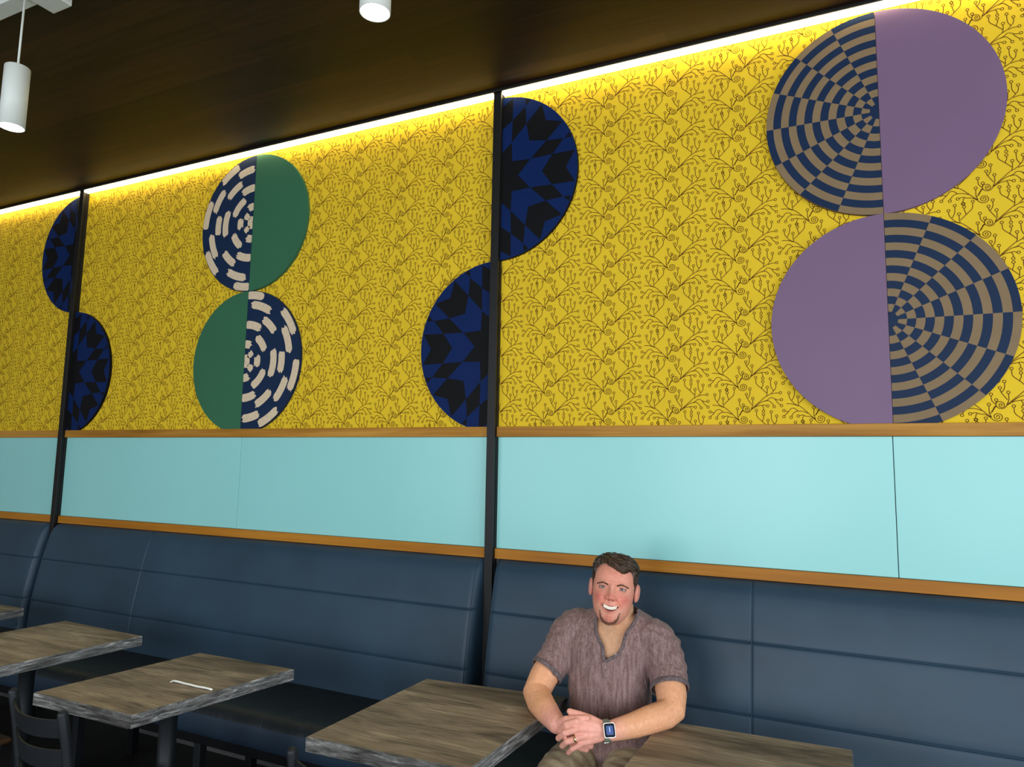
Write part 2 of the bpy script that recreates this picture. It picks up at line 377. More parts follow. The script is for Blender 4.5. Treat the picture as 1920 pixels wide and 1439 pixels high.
# ---- aqua glass panels between the two rails
def glass_panel(x0, x1, label):
    o = box_obj('glass_panel', (-(x1-x0)/2, -0.008, Z_LT+0.0005), ((x1-x0)/2, 0, Z_MO-0.0005), M['teal'], None, 0.0015)
    o.location = ((x0+x1)/2, WY-0.0005, 0)
    tag(o, label, 'panel', 'aqua panels along the wall')
g = 0.0012
glass_panel(XL+0.01, POSTS[0]-PW-g, 'aqua wall panel at the far left edge, left of the left black post')
glass_panel(POSTS[0]+PW+g, -3.063-g, 'aqua wall panel just right of the left black post')
glass_panel(-3.063+g, POSTS[1]-PW-g, 'aqua wall panel touching the centre black post on its left side')
glass_panel(POSTS[1]+PW+g, 0.1535-g, 'long aqua wall panel above the seated man, right of the centre post')
glass_panel(0.1535+g, POSTS[2]-PW-g, 'aqua wall panel at the right edge, right of the thin seam under the mauve boards')

# ---- half-disc boards
def clip_poly(poly, a, b, c):
    """keep a*x+b*z >= c"""
    out = []
    for i in range(len(poly)):
        p, q = poly[i], poly[(i+1) % len(poly)]
        dp, dq = a*p[0]+b*p[1]-c, a*q[0]+b*q[1]-c
        if dp >= 0: out.append(p)
        if dp*dq < 0:
            t = dp/(dp-dq); out.append((p[0]+(q[0]-p[0])*t, p[1]+(q[1]-p[1])*t))
    return out
def half_disc(X, Z, side, label, kind, cat='wall art', gap=0.0008):
    """board with its flat edge vertical; side -1 left half, +1 right half. Front patterns are inlaid faces."""
    T = 0.018
    zcut = Z_MT-Z+0.0003                         # the rail cuts the lowest part of the lower boards
    K = 96
    outline = [(RD*math.cos(-math.pi/2+math.pi*k/K)*side, RD*math.sin(-math.pi/2+math.pi*k/K)) for k in range(K+1)]
    x_in = gap*side
    if kind[:4] == 'blue': x_in = (PW+0.0006)*side
    outline = clip_poly(outline, side, 0, abs(x_in))
    outline = clip_poly(outline, 0, 1, zcut)
    V, Fc, MI = [], [], []
    def addf(poly, y, mi):
        b = len(V); V.extend([(p[0], y, p[1]) for p in poly]); Fc.append(list(range(b, b+len(poly)))); MI.append(mi)
    def clip_half(poly):
        poly = clip_poly(poly, side, 0, abs(x_in)); poly = clip_poly(poly, 0, 1, zcut) if poly else poly
        return poly
    def circ_clip(poly):
        for k in range(48):
            a = -math.pi/2+math.pi*(k+0.5)/48; nx, nz = math.cos(a)*side, math.sin(a)
            if max(p[0]*nx+p[1]*nz for p in poly) > RD*0.9995: poly = clip_poly(poly, -nx, -nz, -RD*math.cos(math.pi/96)) if poly else poly
            if not poly: return poly
        return poly
    n = len(outline)                              # rim and front ground
    b = len(V); V += [(p[0], -T, p[1]) for p in outline] + [(p[0], 0, p[1]) for p in outline]
    for i in range(n): Fc.append([b+i, b+(i+1) % n, b+n+(i+1) % n, b+n+i]); MI.append(0)
    addf(outline, -T, 0)
    if kind == 'check':
        mats = [M['tan'], M['navy_paint']]; yF = -T-0.0003
        r0, dr = 0.077, 0.0715
        def ringsec(ra, rb, a0, a1):
            m = 8; A = [a0+(a1-a0)*i/m for i in range(m+1)]
            return [(rb*RD*math.sin(a), rb*RD*math.cos(a)) for a in A] + [(ra*RD*math.sin(a), ra*RD*math.cos(a)) for a in A[::-1]]
        for s in range(8):
            a0 = math.pi*s/8 if side > 0 else -math.pi*(s+1)/8; a1 = a0+math.pi/8
            for r in range(-1, 13):
                par = (r + s) % 2
                navy = (par == 1) if side > 0 else (par == 0)
                if r == -1: navy = True
                if not navy: continue
                ra, rb = (0.0, r0) if r == -1 else (r0+dr*r, r0+dr*(r+1))
                p = clip_half(ringsec(ra, 0.9995 if r == 12 else rb, a0, a1))
                if len(p) > 2: addf(p, yF, 1)
    elif kind == 'brush':
        mats = [M['navy_paint'], M['cream']]; yF = -T-0.0004; rnd = random.Random(5)
        D = [(0.935, 0, 17), (0.80, 6.5, 32), (0.935, 44, 68), (0.65, 29, 54), (0.515, 0, 30), (0.81, 58, 83), (0.385, 34, 68), (0.24, 0, 24), (0.135, 35, 62), (0.03, 0, 175),
             (0.535, 76, 114), (0.68, 82, 104), (0.24, 76, 106), (0.94, 91.5, 116), (0.145, 118, 145), (0.39, 112, 154), (0.235, 157, 180), (0.81, 109, 132),
             (0.515, 154, 180), (0.66, 131, 157), (0.80, 157, 177.5), (0.935, 137, 159)]
        for (r, a0, a1) in D:
            hw = 0.056 if r > 0.1 else 0.045
            m = 14
            if r < 0.1: r, hw = 0.055, 0.045
            A = [R_(a0)+(R_(a1)-R_(a0))*i/m for i in range(m+1)]
            out = []
            for i, a in enumerate(A):
                e = 0.0 if 0 < i < m else 0.25*hw
                out.append((min(r+hw-e, 0.998)*RD, a))
            jag = []                                # ragged brush ends
            for q in range(1, 8):
                f = 1-2*q/8; jag.append(((r+hw*f)*RD, A[-1]+rnd.uniform(-0.010, 0.030)/max(r, 0.2)))
            out += jag
            for i, a in enumerate(A[::-1]):
                e = 0.0 if 0 < i < m else 0.25*hw
                out.append(((r-hw+e)*RD, a))
            for q in range(1, 8):
                f = -1+2*q/8; out.append(((r+hw*f)*RD, A[0]+rnd.uniform(-0.030, 0.010)/max(r, 0.2)))
            s = 1 if side > 0 else -1
            poly = [(rr*math.sin(a)*s, rr*math.cos(a)*s) for rr, a in out]
            poly = clip_half(poly)
            if len(poly) > 2: addf(poly, yF, 1)
    elif kind[:4] == 'blue':
        mats = [M['blackp'], M['blue']]; yF = -T-0.0003
        rad = {(0, 0): 0, (1, 0): .262, (1, 1): .452, (2, 0): .565, (2, 1): .715, (2, 2): .90, (3, 0): .86, (3, 1): .985, (3, 2): 1.16, (3, 3): 1.36, (4, 0): 1.14, (4, 1): 1.26, (4, 2): 1.42, (4, 3): 1.6, (4, 4): 1.8}
        def vert(kk, i, j):
            e1 = (math.cos(kk*math.pi/4), math.sin(kk*math.pi/4)); e2 = (math.cos((kk+1)*math.pi/4), math.sin((kk+1)*math.pi/4))
            x, z = i*e1[0]+j*e2[0], i*e1[1]+j*e2[1]; l = math.hypot(x, z)
            rr = rad[(max(i, j), min(i, j))]
            return (0, 0) if l == 0 else (x/l*rr*RD, z/l*rr*RD)
        for kk in range(8):
            for i in range(4):
                for j in range(4):
                    if (i+j) % 2 == 0: continue
                    p = [vert(kk, i, j), vert(kk, i+1, j), vert(kk, i+1, j+1), vert(kk, i, j+1)]
                    p = clip_half(p)
                    if len(p) > 2: p = circ_clip(p)
                    if len(p) > 2: addf(p, yF, 1)
        # thin blue rim line
        for q in range(64):
            a0 = -math.pi/2+math.pi*q/64; a1 = a0+math.pi/64
            p = [(RD*math.cos(a0)*side, RD*math.sin(a0)), (RD*math.cos(a1)*side, RD*math.sin(a1)), (0.988*RD*math.cos(a1)*side, 0.988*RD*math.sin(a1)), (0.988*RD*math.cos(a0)*side, 0.988*RD*math.sin(a0))]
            p = clip_half(p)
            if len(p) > 2: addf(p, yF-0.0001, 1)
    else: mats = [M[kind]]
    o = mesh_obj('half_disc_board', V, Fc, mats, MI)
    o.location = (X, WY-0.0046, Z)
    tag(o, label, cat)
ZT = 2.9378; ZB = ZT-2*RD
XG, XP = -3.063, 0.1566
half_disc(XP, ZT, -1, 'upper half-disc board with navy and tan checkered rings, flat side against the mauve board', 'check')
half_disc(XP, ZT, 1, 'upper plain mauve half-disc board, curving to the right', 'purple')
half_disc(XP, ZB, -1, 'lower plain mauve half-disc board, curving to the left just above the oak rail', 'purple')
half_disc(XP, ZB, 1, 'lower half-disc board with navy and tan checkered rings at the right edge', 'check')
half_disc(XG, ZT, -1, 'upper half-disc board with cream brush dashes on navy, left of the green board', 'brush')
half_disc(XG, ZT, 1, 'upper plain green half-disc board, curving to the right', 'green')
half_disc(XG, ZB, -1, 'lower plain green half-disc board, curving to the left', 'green')
half_disc(XG, ZB, 1, 'lower half-disc board with cream brush dashes on navy, right of the green board', 'brush')
half_disc(POSTS[1], ZT, 1, 'upper blue and black star-pattern half disc, right of the centre black post', 'blue')
half_disc(POSTS[1], ZB, -1, 'lower blue and black star-pattern half disc, left of the centre black post', 'blue')
half_disc(POSTS[0], ZT, -1, 'upper blue and black star-pattern half disc, left of the far left black post', 'blue')
half_disc(POSTS[0], ZB, 1, 'lower blue and black star-pattern half disc, right of the far left black post', 'blue')

# ================================================================== BENCHES
SEAMS = [0.9296, 0.686]
PROF = [(2.740, 0.44), (2.741, 0.50), (2.742, 0.56), (2.748, 0.64), (2.757, 0.72), (2.772, 0.80), (2.787, 0.88), (2.799, 0.94), (2.813, 1.00), (2.827, 1.05), (2.838, 1.09), (2.850, 1.115), (2.866, 1.132), (2.886, 1.1415), (2.905, 1.143)]
def prof_y(z):
    for (y0, z0), (y1, z1) in zip(PROF, PROF[1:]):
        if z <= z1: return y0+(y1-y0)*(z-z0)/(z1-z0)
    return PROF[-1][0]
def back_cushion(x0, x1, parent, round_l, round_r):
    zs = sorted(set([p[1] for p in PROF] + [s+d for s in SEAMS for d in (-0.022, -0.010, -0.005, -0.0030, -0.0016, 0, 0.0016, 0.0030, 0.005, 0.010, 0.022)]))
    zs = [z for z in zs]
    xs = []
    n = max(6, int((x1-x0)/0.12))
    base = [x0+(x1-x0)*i/n for i in range(n+1)]
    def edge(x, rl): return [x+d for d in (0, 0.001, 0.003, 0.007, 0.013, 0.02, 0.030, 0.045)] if rl > 0 else [x-d for d in (0, 0.001, 0.003, 0.007, 0.013, 0.02, 0.030, 0.045)]
    xs = sorted(set([round(x, 5) for x in base+edge(x0, 1)+edge(x1, -1)]))
    V, Fc = [], []
    for z in zs:
        y0 = prof_y(z)
        for x in xs:
            y = y0
            for s in SEAMS:
                d = abs(z-s); y += 0.0075*math.exp(-(d/0.0021)**2) + 0.0014*math.exp(-(d/0.009)**2)
            for xe, rd in ((x0, round_l), (x1, round_r)):
                d = abs(x-xe)
                if d < rd: y += (rd-math.sqrt(max(0, rd*rd-(rd-d)**2)))*(1.0 if rd < 0.02 else 1.6)
            V.append((x, min(y, WY-0.004), z))
    nx = len(xs); nz = len(zs)
    for j in range(nz-1):
        for i in range(nx-1): Fc.append([j*nx+i, j*nx+i+1, (j+1)*nx+i+1, (j+1)*nx+i])
    b = len(V); yb = WY-0.002                     # closed sides, top and back
    bi = {}
    def back(i, j):
        if (i, j) not in bi: bi[(i, j)] = len(V); V.append((xs[i], yb, zs[j]))
        return bi[(i, j)]
    for j in range(nz-1):
        Fc.append([j*nx, (j+1)*nx, back(0, j+1), back(0, j)]); Fc.append([j*nx+nx-1, back(nx-1, j), back(nx-1, j+1), (j+1)*nx+nx-1])
    for i in range(nx-1):
        Fc.append([(nz-1)*nx+i, (nz-1)*nx+i+1, back(i+1, nz-1), back(i, nz-1)]); Fc.append([i, back(i, 0), back(i+1, 0), i+1])
    o = mesh_obj('back_cushion', V, Fc, M['navy'], None, parent, True)
    return o
def bench(x0, x1, xs, label, legs):
    t = empty('banquette_bench', (0, 0, 0), 0, label, 'bench', 'navy banquette benches along the wall')
    for (a, b, ra, rb) in ((x0, xs, 0.034, 0.007), (xs, x1, 0.007, 0.034)):
        if b-a > 0.05: back_cushion(a, b, t, ra, rb)
    # piping: at the seam and near each rounded end
    for x, dy in ((xs, 0.003), (x0+0.024, 0.0015), (x1-0.024, 0.0015)):
        bm = bmesh.new(); tube(bm, [(x, prof_y(z)+dy, z) for z in [0.52+0.03*i for i in range(21)]], 0.0022, 8); bm_obj('piping', bm, M['navy'], t, True)
    # seat: rounded front roll
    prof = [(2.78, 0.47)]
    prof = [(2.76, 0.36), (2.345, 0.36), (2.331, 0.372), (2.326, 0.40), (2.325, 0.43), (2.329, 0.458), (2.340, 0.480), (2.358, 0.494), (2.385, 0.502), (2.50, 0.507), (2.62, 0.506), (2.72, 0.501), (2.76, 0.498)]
    n = max(4, int((x1-x0)/0.05)); V, Fc, MI = [], [], []
    for i in range(n+1):
        x = x0+0.01+(x1-x0-0.02)*i/n
        for (y, z) in prof:
            dz = 0.002*noise.noise(Vector((x*5, y*3, 0))) if 0.48 < z else 0
            V.append((x, y, z+dz))
    m = len(prof)
    for i in range(n):
        for j in range(m):
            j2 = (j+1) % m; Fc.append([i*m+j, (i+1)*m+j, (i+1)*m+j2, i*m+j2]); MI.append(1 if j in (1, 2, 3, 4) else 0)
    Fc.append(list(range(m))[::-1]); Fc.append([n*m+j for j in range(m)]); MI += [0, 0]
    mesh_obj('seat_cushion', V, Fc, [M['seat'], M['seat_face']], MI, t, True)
    box_obj('seat_frame', (x0+0.01, 2.36, 0.315), (x1-0.01, 2.74, 0.36), M['blackp'], t, 0.003)
    for lx in legs: 
        box_obj('leg', (lx-0.02, 2.37, 0.0), (lx+0.02, 2.41, 0.315), M['bluegrey'], t, 0.003)
        box_obj('leg', (lx-0.02, 2.68, 0.0), (lx+0.02, 2.72, 0.315), M['blackp'], t, 0.003)
bench(-7.5, -4.664, -6.1, 'navy vinyl banquette at the far left edge, beyond the left black post', [-7.3, -6.1, -4.8])
bench(-4.604, -1.498, -3.664, 'long navy vinyl banquette between the two black posts, with tables in front', [-4.4, -3.5, -2.655, -1.62])
bench(-1.440, 1.65, -0.340, 'navy vinyl banquette the man sits on, right of the centre black post', [-1.30, -0.1, 1.5])

# ================================================================== TABLES
TH = 0.042                       # top thickness
def table(quad, label):
    """quad: the four plan corners (front left, front right, back right, back left) of the laminate top"""
    cx = sum(q[0] for q in quad)/4; cy = sum(q[1] for q in quad)/4
    t = empty('cafe_table', (cx, cy, 0), 0, label, 'table', 'rustic laminate tables along the bench')
    q = [(a-cx, b-cy) for a, b in quad]
    c = 0.003; V = []
    for z, k in ((0.75-TH, 0.0), (0.75-c, 0.0), (0.75, c)):
        for (x, y) in q: V.append((x-math.copysign(k, x), y-math.copysign(k, y), z))
    Fc = [[0, 3, 2, 1], [8, 9, 10, 11]]; MI = [0, 0]
    for r in (0, 4):
        for i in range(4):
            Fc.append([r+i, r+(i+1) % 4, r+4+(i+1) % 4, r+4+i]); MI.append(1 if i in (0, 2) else 2)
    mesh_obj('tabletop', V, Fc, [M['rustic'], M['rustic_edge'], M['rustic_edge_y']], MI, t)
    bm = bmesh.new(); lathe(bm, [(0.031, 0.05), (0.031, 0.69)], 28); bm_obj('pole', bm, M['bluegrey'], t, True)
    bm = bmesh.new(); add_box(bm, (-0.18, -0.18, 0.694), (0.18, 0.18, 0.707), 0.002); lathe(bm, [(0.07, 0.68), (0.07, 0.695)], 24); bm_obj('mount_plate', bm, M['bluegrey'], t)
    bm = bmesh.new()
    for a in range(4):
        an = a*math.pi/2+math.pi/4; d = Vector((math.cos(an), math.sin(an), 0))
        tube(bm, [d*0.02+Vector((0, 0, 0.055)), d*0.15+Vector((0, 0, 0.042)), d*0.27+Vector((0, 0, 0.018))], [0.026, 0.021, 0.016], 12)
    lathe(bm, [(0.05, 0.0), (0.05, 0.07), (0.037, 0.09)], 24)
    bm_obj('base', bm, M['bluegrey'], t, True)
    return t
table([(-4.60, 1.76), (-4.04, 1.76), (-4.053, 2.402), (-4.59, 2.398)], 'table at the far left edge, only its right corner in view')
table([(-3.60, 1.66), (-3.020, 1.67), (-2.976, 2.305), (-3.578, 2.327)], 'second table from the left, cut by the left edge of the photo')
table([(-2.591, 1.595), (-2.097, 1.606), (-2.003, 2.24), (-2.516, 2.231)], 'wood-look table with the white straw wrapper lying on it')
table([(-1.488, 1.729), (-0.948, 1.756), (-0.925, 2.440), (-1.480, 2.386)], 'wood-look table under the right elbow of the man, in the lower middle')
table([(-0.590, 1.72), (-0.013, 1.74), (-0.013, 2.401), (-0.570, 2.377)], 'wood-look table under the left forearm of the man, at the lower right')

# white paper straw wrapper
bm = bmesh.new()
a, b_ = Vector((-2.272, 1.902, 0.7545)), Vector((-2.068, 1.897, 0.7545))
d = (b_-a)
pts = [a+d*t+Vector((0, 0.0012*math.sin(t*9), 0.0005*math.sin(t*17)+0.0003)) for t in [i/12 for i in range(13)]]
tube(bm, pts, [0.0042]*13, 10, True, ((0, 0, 1), 0.8))
tube(bm, [a+Vector((-0.001, 0.0, 0.0)), a+Vector((0.001, -0.004, 0)), a+Vector((0.004, -0.016, -0.0006))], [0.0042, 0.0036, 0.002], 8, True, ((0, 0, 1), 0.6))
tag(bm_obj('straw_wrapper', bm, M['straw'], None, True), 'white wrapped straw lying on the table left of the centre', 'straw')

# ================================================================== LADDER-BACK CHAIRS
def chair(label, loc, rz):
    """front of the chair looks along local +y; backrest at local y=0"""
    t = empty('ladder_back_chair', loc, rz, label, 'chair', 'ladder-back chairs at the tables')
    hw = 0.165
    for s in (-1, 1):
        bm = bmesh.new()
        path = [(s*(hw+0.006), -0.055, 0.005), (s*(hw+0.004), -0.01, 0.25), (s*hw, 0.030, 0.46), (s*hw, 0.022, 0.62), (s*hw, 0.0, 0.76), (s*hw, -0.016, 0.842)]
        capsule(bm, path, [0.0125]*5+[0.0125], 14, ((0, 1, 0), 1.15)); bm_obj('leg', bm, M['bluegrey'], t, True)
        bm = bmesh.new(); tube(bm, [(s*(hw+0.01), 0.40, 0.0), (s*(hw-0.005), 0.375, 0.44)], 0.0125, 14); bm_obj('leg', bm, M['bluegrey'], t, True)
        bm = bmesh.new(); tube(bm, [(s*(hw+0.004), -0.02, 0.20), (s*(hw+0.004), 0.388, 0.20)], 0.008, 10); bm_obj('stretcher', bm, M['bluegrey'], t, True)
    bm = bmesh.new(); tube(bm, [(-hw, 0.388, 0.20), (hw, 0.388, 0.20)], 0.008, 10); bm_obj('stretcher', bm, M['bluegrey'], t, True)
    for zc, h in ((0.800, 0.052), (0.712, 0.056), (0.618, 0.060)):
        V, Fc = [], []; n = 18
        for i in range(n+1):
            u = -1+2*i/n; x = u*hw; bow = -0.040*(1-u*u)
            for zz, dy in ((-h/2, 0), (h/2, 0), (h/2, 0.006), (-h/2, 0.006)):
                z = zc+zz; yb = 0.022-(z-0.62)*0.16 if z > 0.62 else 0.022
                V.append((x, yb+bow+dy, z-0.008*(1-u*u)))
        for i in range(n):
            for k in range(4): k2 = (k+1) % 4; Fc.append([i*4+k, (i+1)*4+k, (i+1)*4+k2, i*4+k2])
        Fc += [[0, 1, 2, 3], [n*4+3, n*4+2, n*4+1, n*4]]
        mesh_obj('slat', V, Fc, M['bluegrey'], None, t)
    bm = bmesh.new()
    add_box(bm, (-0.20, 0.02, 0.452), (0.20, 0.42, 0.476), 0.010); bm_obj('seat', bm, M['chairwood'], t)
    bm = bmesh.new(); add_box(bm, (-0.172, 0.035, 0.430), (0.172, 0.395, 0.452), 0.002); bm_obj('seat_frame', bm, M['bluegrey'], t)
    return t
chair('black ladder-back chair at the lower left, in front of the table with the straw', (-2.194, 1.380, 0), R_(-9))
chair('black ladder-back chair at the bottom centre, only one back post tip in view', (-1.120, 1.465, 0), R_(2))
chair('black ladder-back chair cut by the bottom left corner, seat edge and legs only', (-3.215, 1.37, 0), R_(-4))

# ================================================================== PENDANT LAMPS AND TRACK
def pendant(x, y, zb, label):
    t = empty('pendant_lamp', (x, y, zb), 0, label, 'lamp', 'white cylinder pendant lamps')
    r, h = 0.0430, 0.243
    bm = bmesh.new()
    lathe(bm, [(r-0.0025, 0.004), (r-0.0025, 0.0), (r, 0.0), (r, h-0.003), (r-0.003, h), (0.012, h), (0.012, h+0.012), (0.004, h+0.014)], 48)
    bm_obj('lamp_shade', bm, M['white_metal'], t, True)
    bm = bmesh.new(); lathe(bm, [(r-0.003, 0.0015), (r-0.003, 0.003)], 40); bm_obj('lens', bm, M['bulb'], t)
    bm = bmesh.new(); tube(bm, [(0, 0, h+0.008), (0, 0, ZC-0.024-zb)], 0.0040, 10); bm_obj('cord', bm, M['white_metal'], t, True)
    l = bpy.data.lights.new('lamp_light', 'SPOT'); l.energy = 30; l.spot_size = R_(70); l.spot_blend = 0.7; l.color = (1, 0.88, 0.70); l.shadow_soft_size = 0.035
    lo = bpy.data.objects.new('lamp_light', l); link(lo); lo.parent = t; lo.location = (0, 0, -0.008)
pendant(-2.838, 1.47, 2.816, 'white cylinder pendant lamp at the left edge, hanging on a white rod')
pendant(-1.144, 1.47, 2.812, 'white cylinder pendant lamp at the top centre, only its glowing lower end in view')
t = empty('lamp_track', (0, 1.485, ZC), 0, 'white ceiling track at the top left corner, the left lamp hangs from it', 'track')
box_obj('rail', (-6.5, -0.032, -0.024), (2.6, 0.032, 0), M['white_metal'], t, 0.002)
box_obj('canopy', (-2.83, -0.045, -0.029), (-2.715, 0.091, 0), M['white_metal'], t, 0.002)

# ================================================================== THE SEATED MAN
def smooth01(x): x = max(0.0, min(1.0, x)); return x*x*(3-2*x)
def interp(x, xs, ys):
    if x <= xs[0]: return ys[0]
    for i in range(len(xs)-1):
        if x <= xs[i+1]:
            t = (x-xs[i])/(xs[i+1]-xs[i]); return ys[i]+(ys[i+1]-ys[i])*t
    return ys[-1]
def ginterp(x, xs, ys):                      # smooth (Catmull-Rom) table
    if x <= xs[0]: return ys[0]
    if x >= xs[-1]: return ys[-1]
    for i in range(len(xs)-1):
        if x <= xs[i+1]:
            t = (x-xs[i])/(xs[i+1]-xs[i]); h = xs[i+1]-xs[i]
            m0 = (ys[i+1]-ys[max(i-1, 0)])/(xs[i+1]-xs[max(i-1, 0)])*h
            m1 = (ys[min(i+2, len(xs)-1)]-ys[i])/(xs[min(i+2, len(xs)-1)]-xs[i])*h
            return (2*t**3-3*t*t+1)*ys[i]+(t**3-2*t*t+t)*m0+(-2*t**3+3*t*t)*ys[i+1]+(t**3-t*t)*m1
def G(u, v, u0, v0, su, sv): return math.exp(-((u-u0)/su)**2-((v-v0)/sv)**2)
RARM = [((-0.8949, 2.445, 0.980), 0.056), ((-0.9275, 2.42, 0.9427), 0.055), ((-0.9557, 2.38, 0.8844), 0.053), ((-0.9747, 2.33, 0.8369), 0.049), ((-0.9788, 2.285, 0.7991), 0.047), ((-0.9499, 2.25, 0.7841), 0.045), ((-0.9078, 2.2, 0.7783), 0.04), ((-0.8729, 2.165, 0.7715), 0.034), ((-0.8445, 2.135, 0.7678), 0.03)]
LARM = [((-0.6150, 2.452, 0.975), 0.054), ((-0.5800, 2.442, 0.9335), 0.054), ((-0.5569, 2.41, 0.8784), 0.053), ((-0.5395, 2.37, 0.8329), 0.049), ((-0.5337, 2.335, 0.8000), 0.046), ((-0.5467, 2.31, 0.7910), 0.043), ((-0.5834, 2.26, 0.7850), 0.041), ((-0.6219, 2.215, 0.7752), 0.037), ((-0.6574, 2.175, 0.7709), 0.032), ((-0.6799, 2.155, 0.7672), 0.029)]
RSLEEVE = [((-0.882, 2.45, 0.996), 0.072), ((-0.922, 2.43, 0.962), 0.071), ((-0.9437, 2.39, 0.9017), 0.062), ((-0.9702, 2.345, 0.8533), 0.06)]
LSLEEVE = [((-0.6261, 2.45, 0.9880), 0.066), ((-0.5841, 2.445, 0.9560), 0.067), ((-0.5684, 2.43, 0.906), 0.063), ((-0.5468, 2.38, 0.8474), 0.062)]
LFING = [[((-0.7496, 2.105, 0.8005), 0.0115), ((-0.7628, 2.085, 0.8029), 0.0105), ((-0.7936, 2.085, 0.7902), 0.0098), ((-0.822, 2.105, 0.7621), 0.009)], [((-0.7511, 2.1, 0.7818), 0.0118), ((-0.7635, 2.078, 0.7821), 0.0108), ((-0.7947, 2.075, 0.7686), 0.01), ((-0.8231, 2.095, 0.7419), 0.0092)], [((-0.7493, 2.1, 0.7592), 0.0112), ((-0.7599, 2.078, 0.7569), 0.0102), ((-0.788, 2.076, 0.745), 0.0096), ((-0.8103, 2.094, 0.7228), 0.0088)], [((-0.7459, 2.105, 0.7398), 0.0098), ((-0.755, 2.088, 0.7347), 0.009), ((-0.7742, 2.085, 0.7232), 0.0085), ((-0.7906, 2.097, 0.7054), 0.0078)]]
LTHUMB = [((-0.7106, 2.14, 0.7884), 0.015), ((-0.7311, 2.13, 0.8021), 0.0125), ((-0.762, 2.12, 0.8125), 0.0108), ((-0.7967, 2.12, 0.8171), 0.0092)]
RFING = [[((-0.7864, 2.15, 0.7507), 0.011), ((-0.7603, 2.165, 0.7441), 0.01), ((-0.7394, 2.175, 0.7381), 0.009)], [((-0.7863, 2.15, 0.735), 0.011), ((-0.7602, 2.165, 0.7252), 0.01), ((-0.7393, 2.175, 0.7224), 0.009)], [((-0.7897, 2.15, 0.7218), 0.0105), ((-0.7653, 2.16, 0.7118), 0.0098), ((-0.7445, 2.17, 0.7075), 0.009)], [((-0.7948, 2.145, 0.7132), 0.0095), ((-0.7739, 2.155, 0.701), 0.0085), ((-0.7566, 2.165, 0.6961), 0.0078)]]
RTHUMB = [((-0.828, 2.12, 0.7783), 0.015), ((-0.8013, 2.105, 0.7967), 0.0118), ((-0.765, 2.1, 0.8065), 0.0103), ((-0.7344, 2.105, 0.8122), 0.0088)]
def skin_mat():
    m, nt, b = new_mat('skin'); at = N(nt, 'ShaderNodeAttribute', _attribute_name='tone')
    tc = N(nt, 'ShaderNodeTexCoord'); n = N(nt, 'ShaderNodeTexNoise', Scale=90.0, Detail=4.0); L(nt, tc.outputs['Object'], n.inputs[0])
    r = ramp(nt, n.outputs[0], [(0.3, (0.92, 0.90, 0.88)), (0.7, (1.06, 1.08, 1.1))])
    mx = N(nt, 'ShaderNodeMix', _data_type='RGBA', _blend_type='MULTIPLY'); mx.inputs[0].default_value = 1
    L(nt, at.outputs['Color'], mx.inputs[6]); L(nt, r.outputs[0], mx.inputs[7]); L(nt, mx.outputs[2], b.inputs['Base Color'])
    b.inputs['Roughness'].default_value = 0.48; b.inputs['Specular IOR Level'].default_value = 0.28
    b.inputs['Subsurface Weight'].default_value = 0.12; b.inputs['Subsurface Radius'].default_value = (1, 0.3, 0.15); b.inputs['Subsurface Scale'].default_value = 0.006
    n2 = N(nt, 'ShaderNodeTexNoise', Scale=500.0, Detail=2.0); L(nt, tc.outputs['Object'], n2.inputs[0])
    bp = N(nt, 'ShaderNodeBump', Strength=0.08, Distance=0.0008); L(nt, n2.outputs[0], bp.inputs['Height']); L(nt, bp.outputs[0], b.inputs['Normal'])
    return m
def cloth_mat(name, lo, hi, sx, rough=0.85):
    m, nt, b = new_mat(name); tc = N(nt, 'ShaderNodeTexCoord')
    mp = N(nt, 'ShaderNodeMapping'); mp.inputs['Scale'].default_value = sx; L(nt, tc.outputs['Object'], mp.inputs[0])
    n = N(nt, 'ShaderNodeTexNoise', Scale=1.0, Detail=5.0, Roughness=0.65); L(nt, mp.outputs[0], n.inputs[0])
    n2 = N(nt, 'ShaderNodeTexNoise', Scale=380.0, Detail=2.0); L(nt, tc.outputs['Object'], n2.inputs[0])
    mx = N(nt, 'ShaderNodeMix', _data_type='FLOAT'); mx.inputs[0].default_value = 0.4; L(nt, n.outputs[0], mx.inputs[2]); L(nt, n2.outputs[0], mx.inputs[3])
    r = ramp(nt, mx.outputs[0], [(0.38, lo), (0.62, hi)]); L(nt, r.outputs[0], b.inputs['Base Color'])
    b.inputs['Roughness'].default_value = rough; b.inputs['Specular IOR Level'].default_value = 0.2; b.inputs['Sheen Weight'].default_value = 0.08
    bp = N(nt, 'ShaderNodeBump', Strength=0.5, Distance=0.0012); L(nt, n.outputs[0], bp.inputs['Height']); L(nt, bp.outputs[0], b.inputs['Normal'])
    return m
M['skin'] = skin_mat()
M['shirt'] = cloth_mat('mauve_heather_jersey', (0.130, 0.068, 0.063), (0.300, 0.200, 0.188), (130, 130, 12))
M['collar'] = cloth_mat('greyed_rib', (0.072, 0.052, 0.055), (0.185, 0.140, 0.142), (80, 80, 80))
M['khaki'] = cloth_mat('khaki_twill', (0.27, 0.215, 0.135), (0.46, 0.385, 0.255), (14, 60, 60))
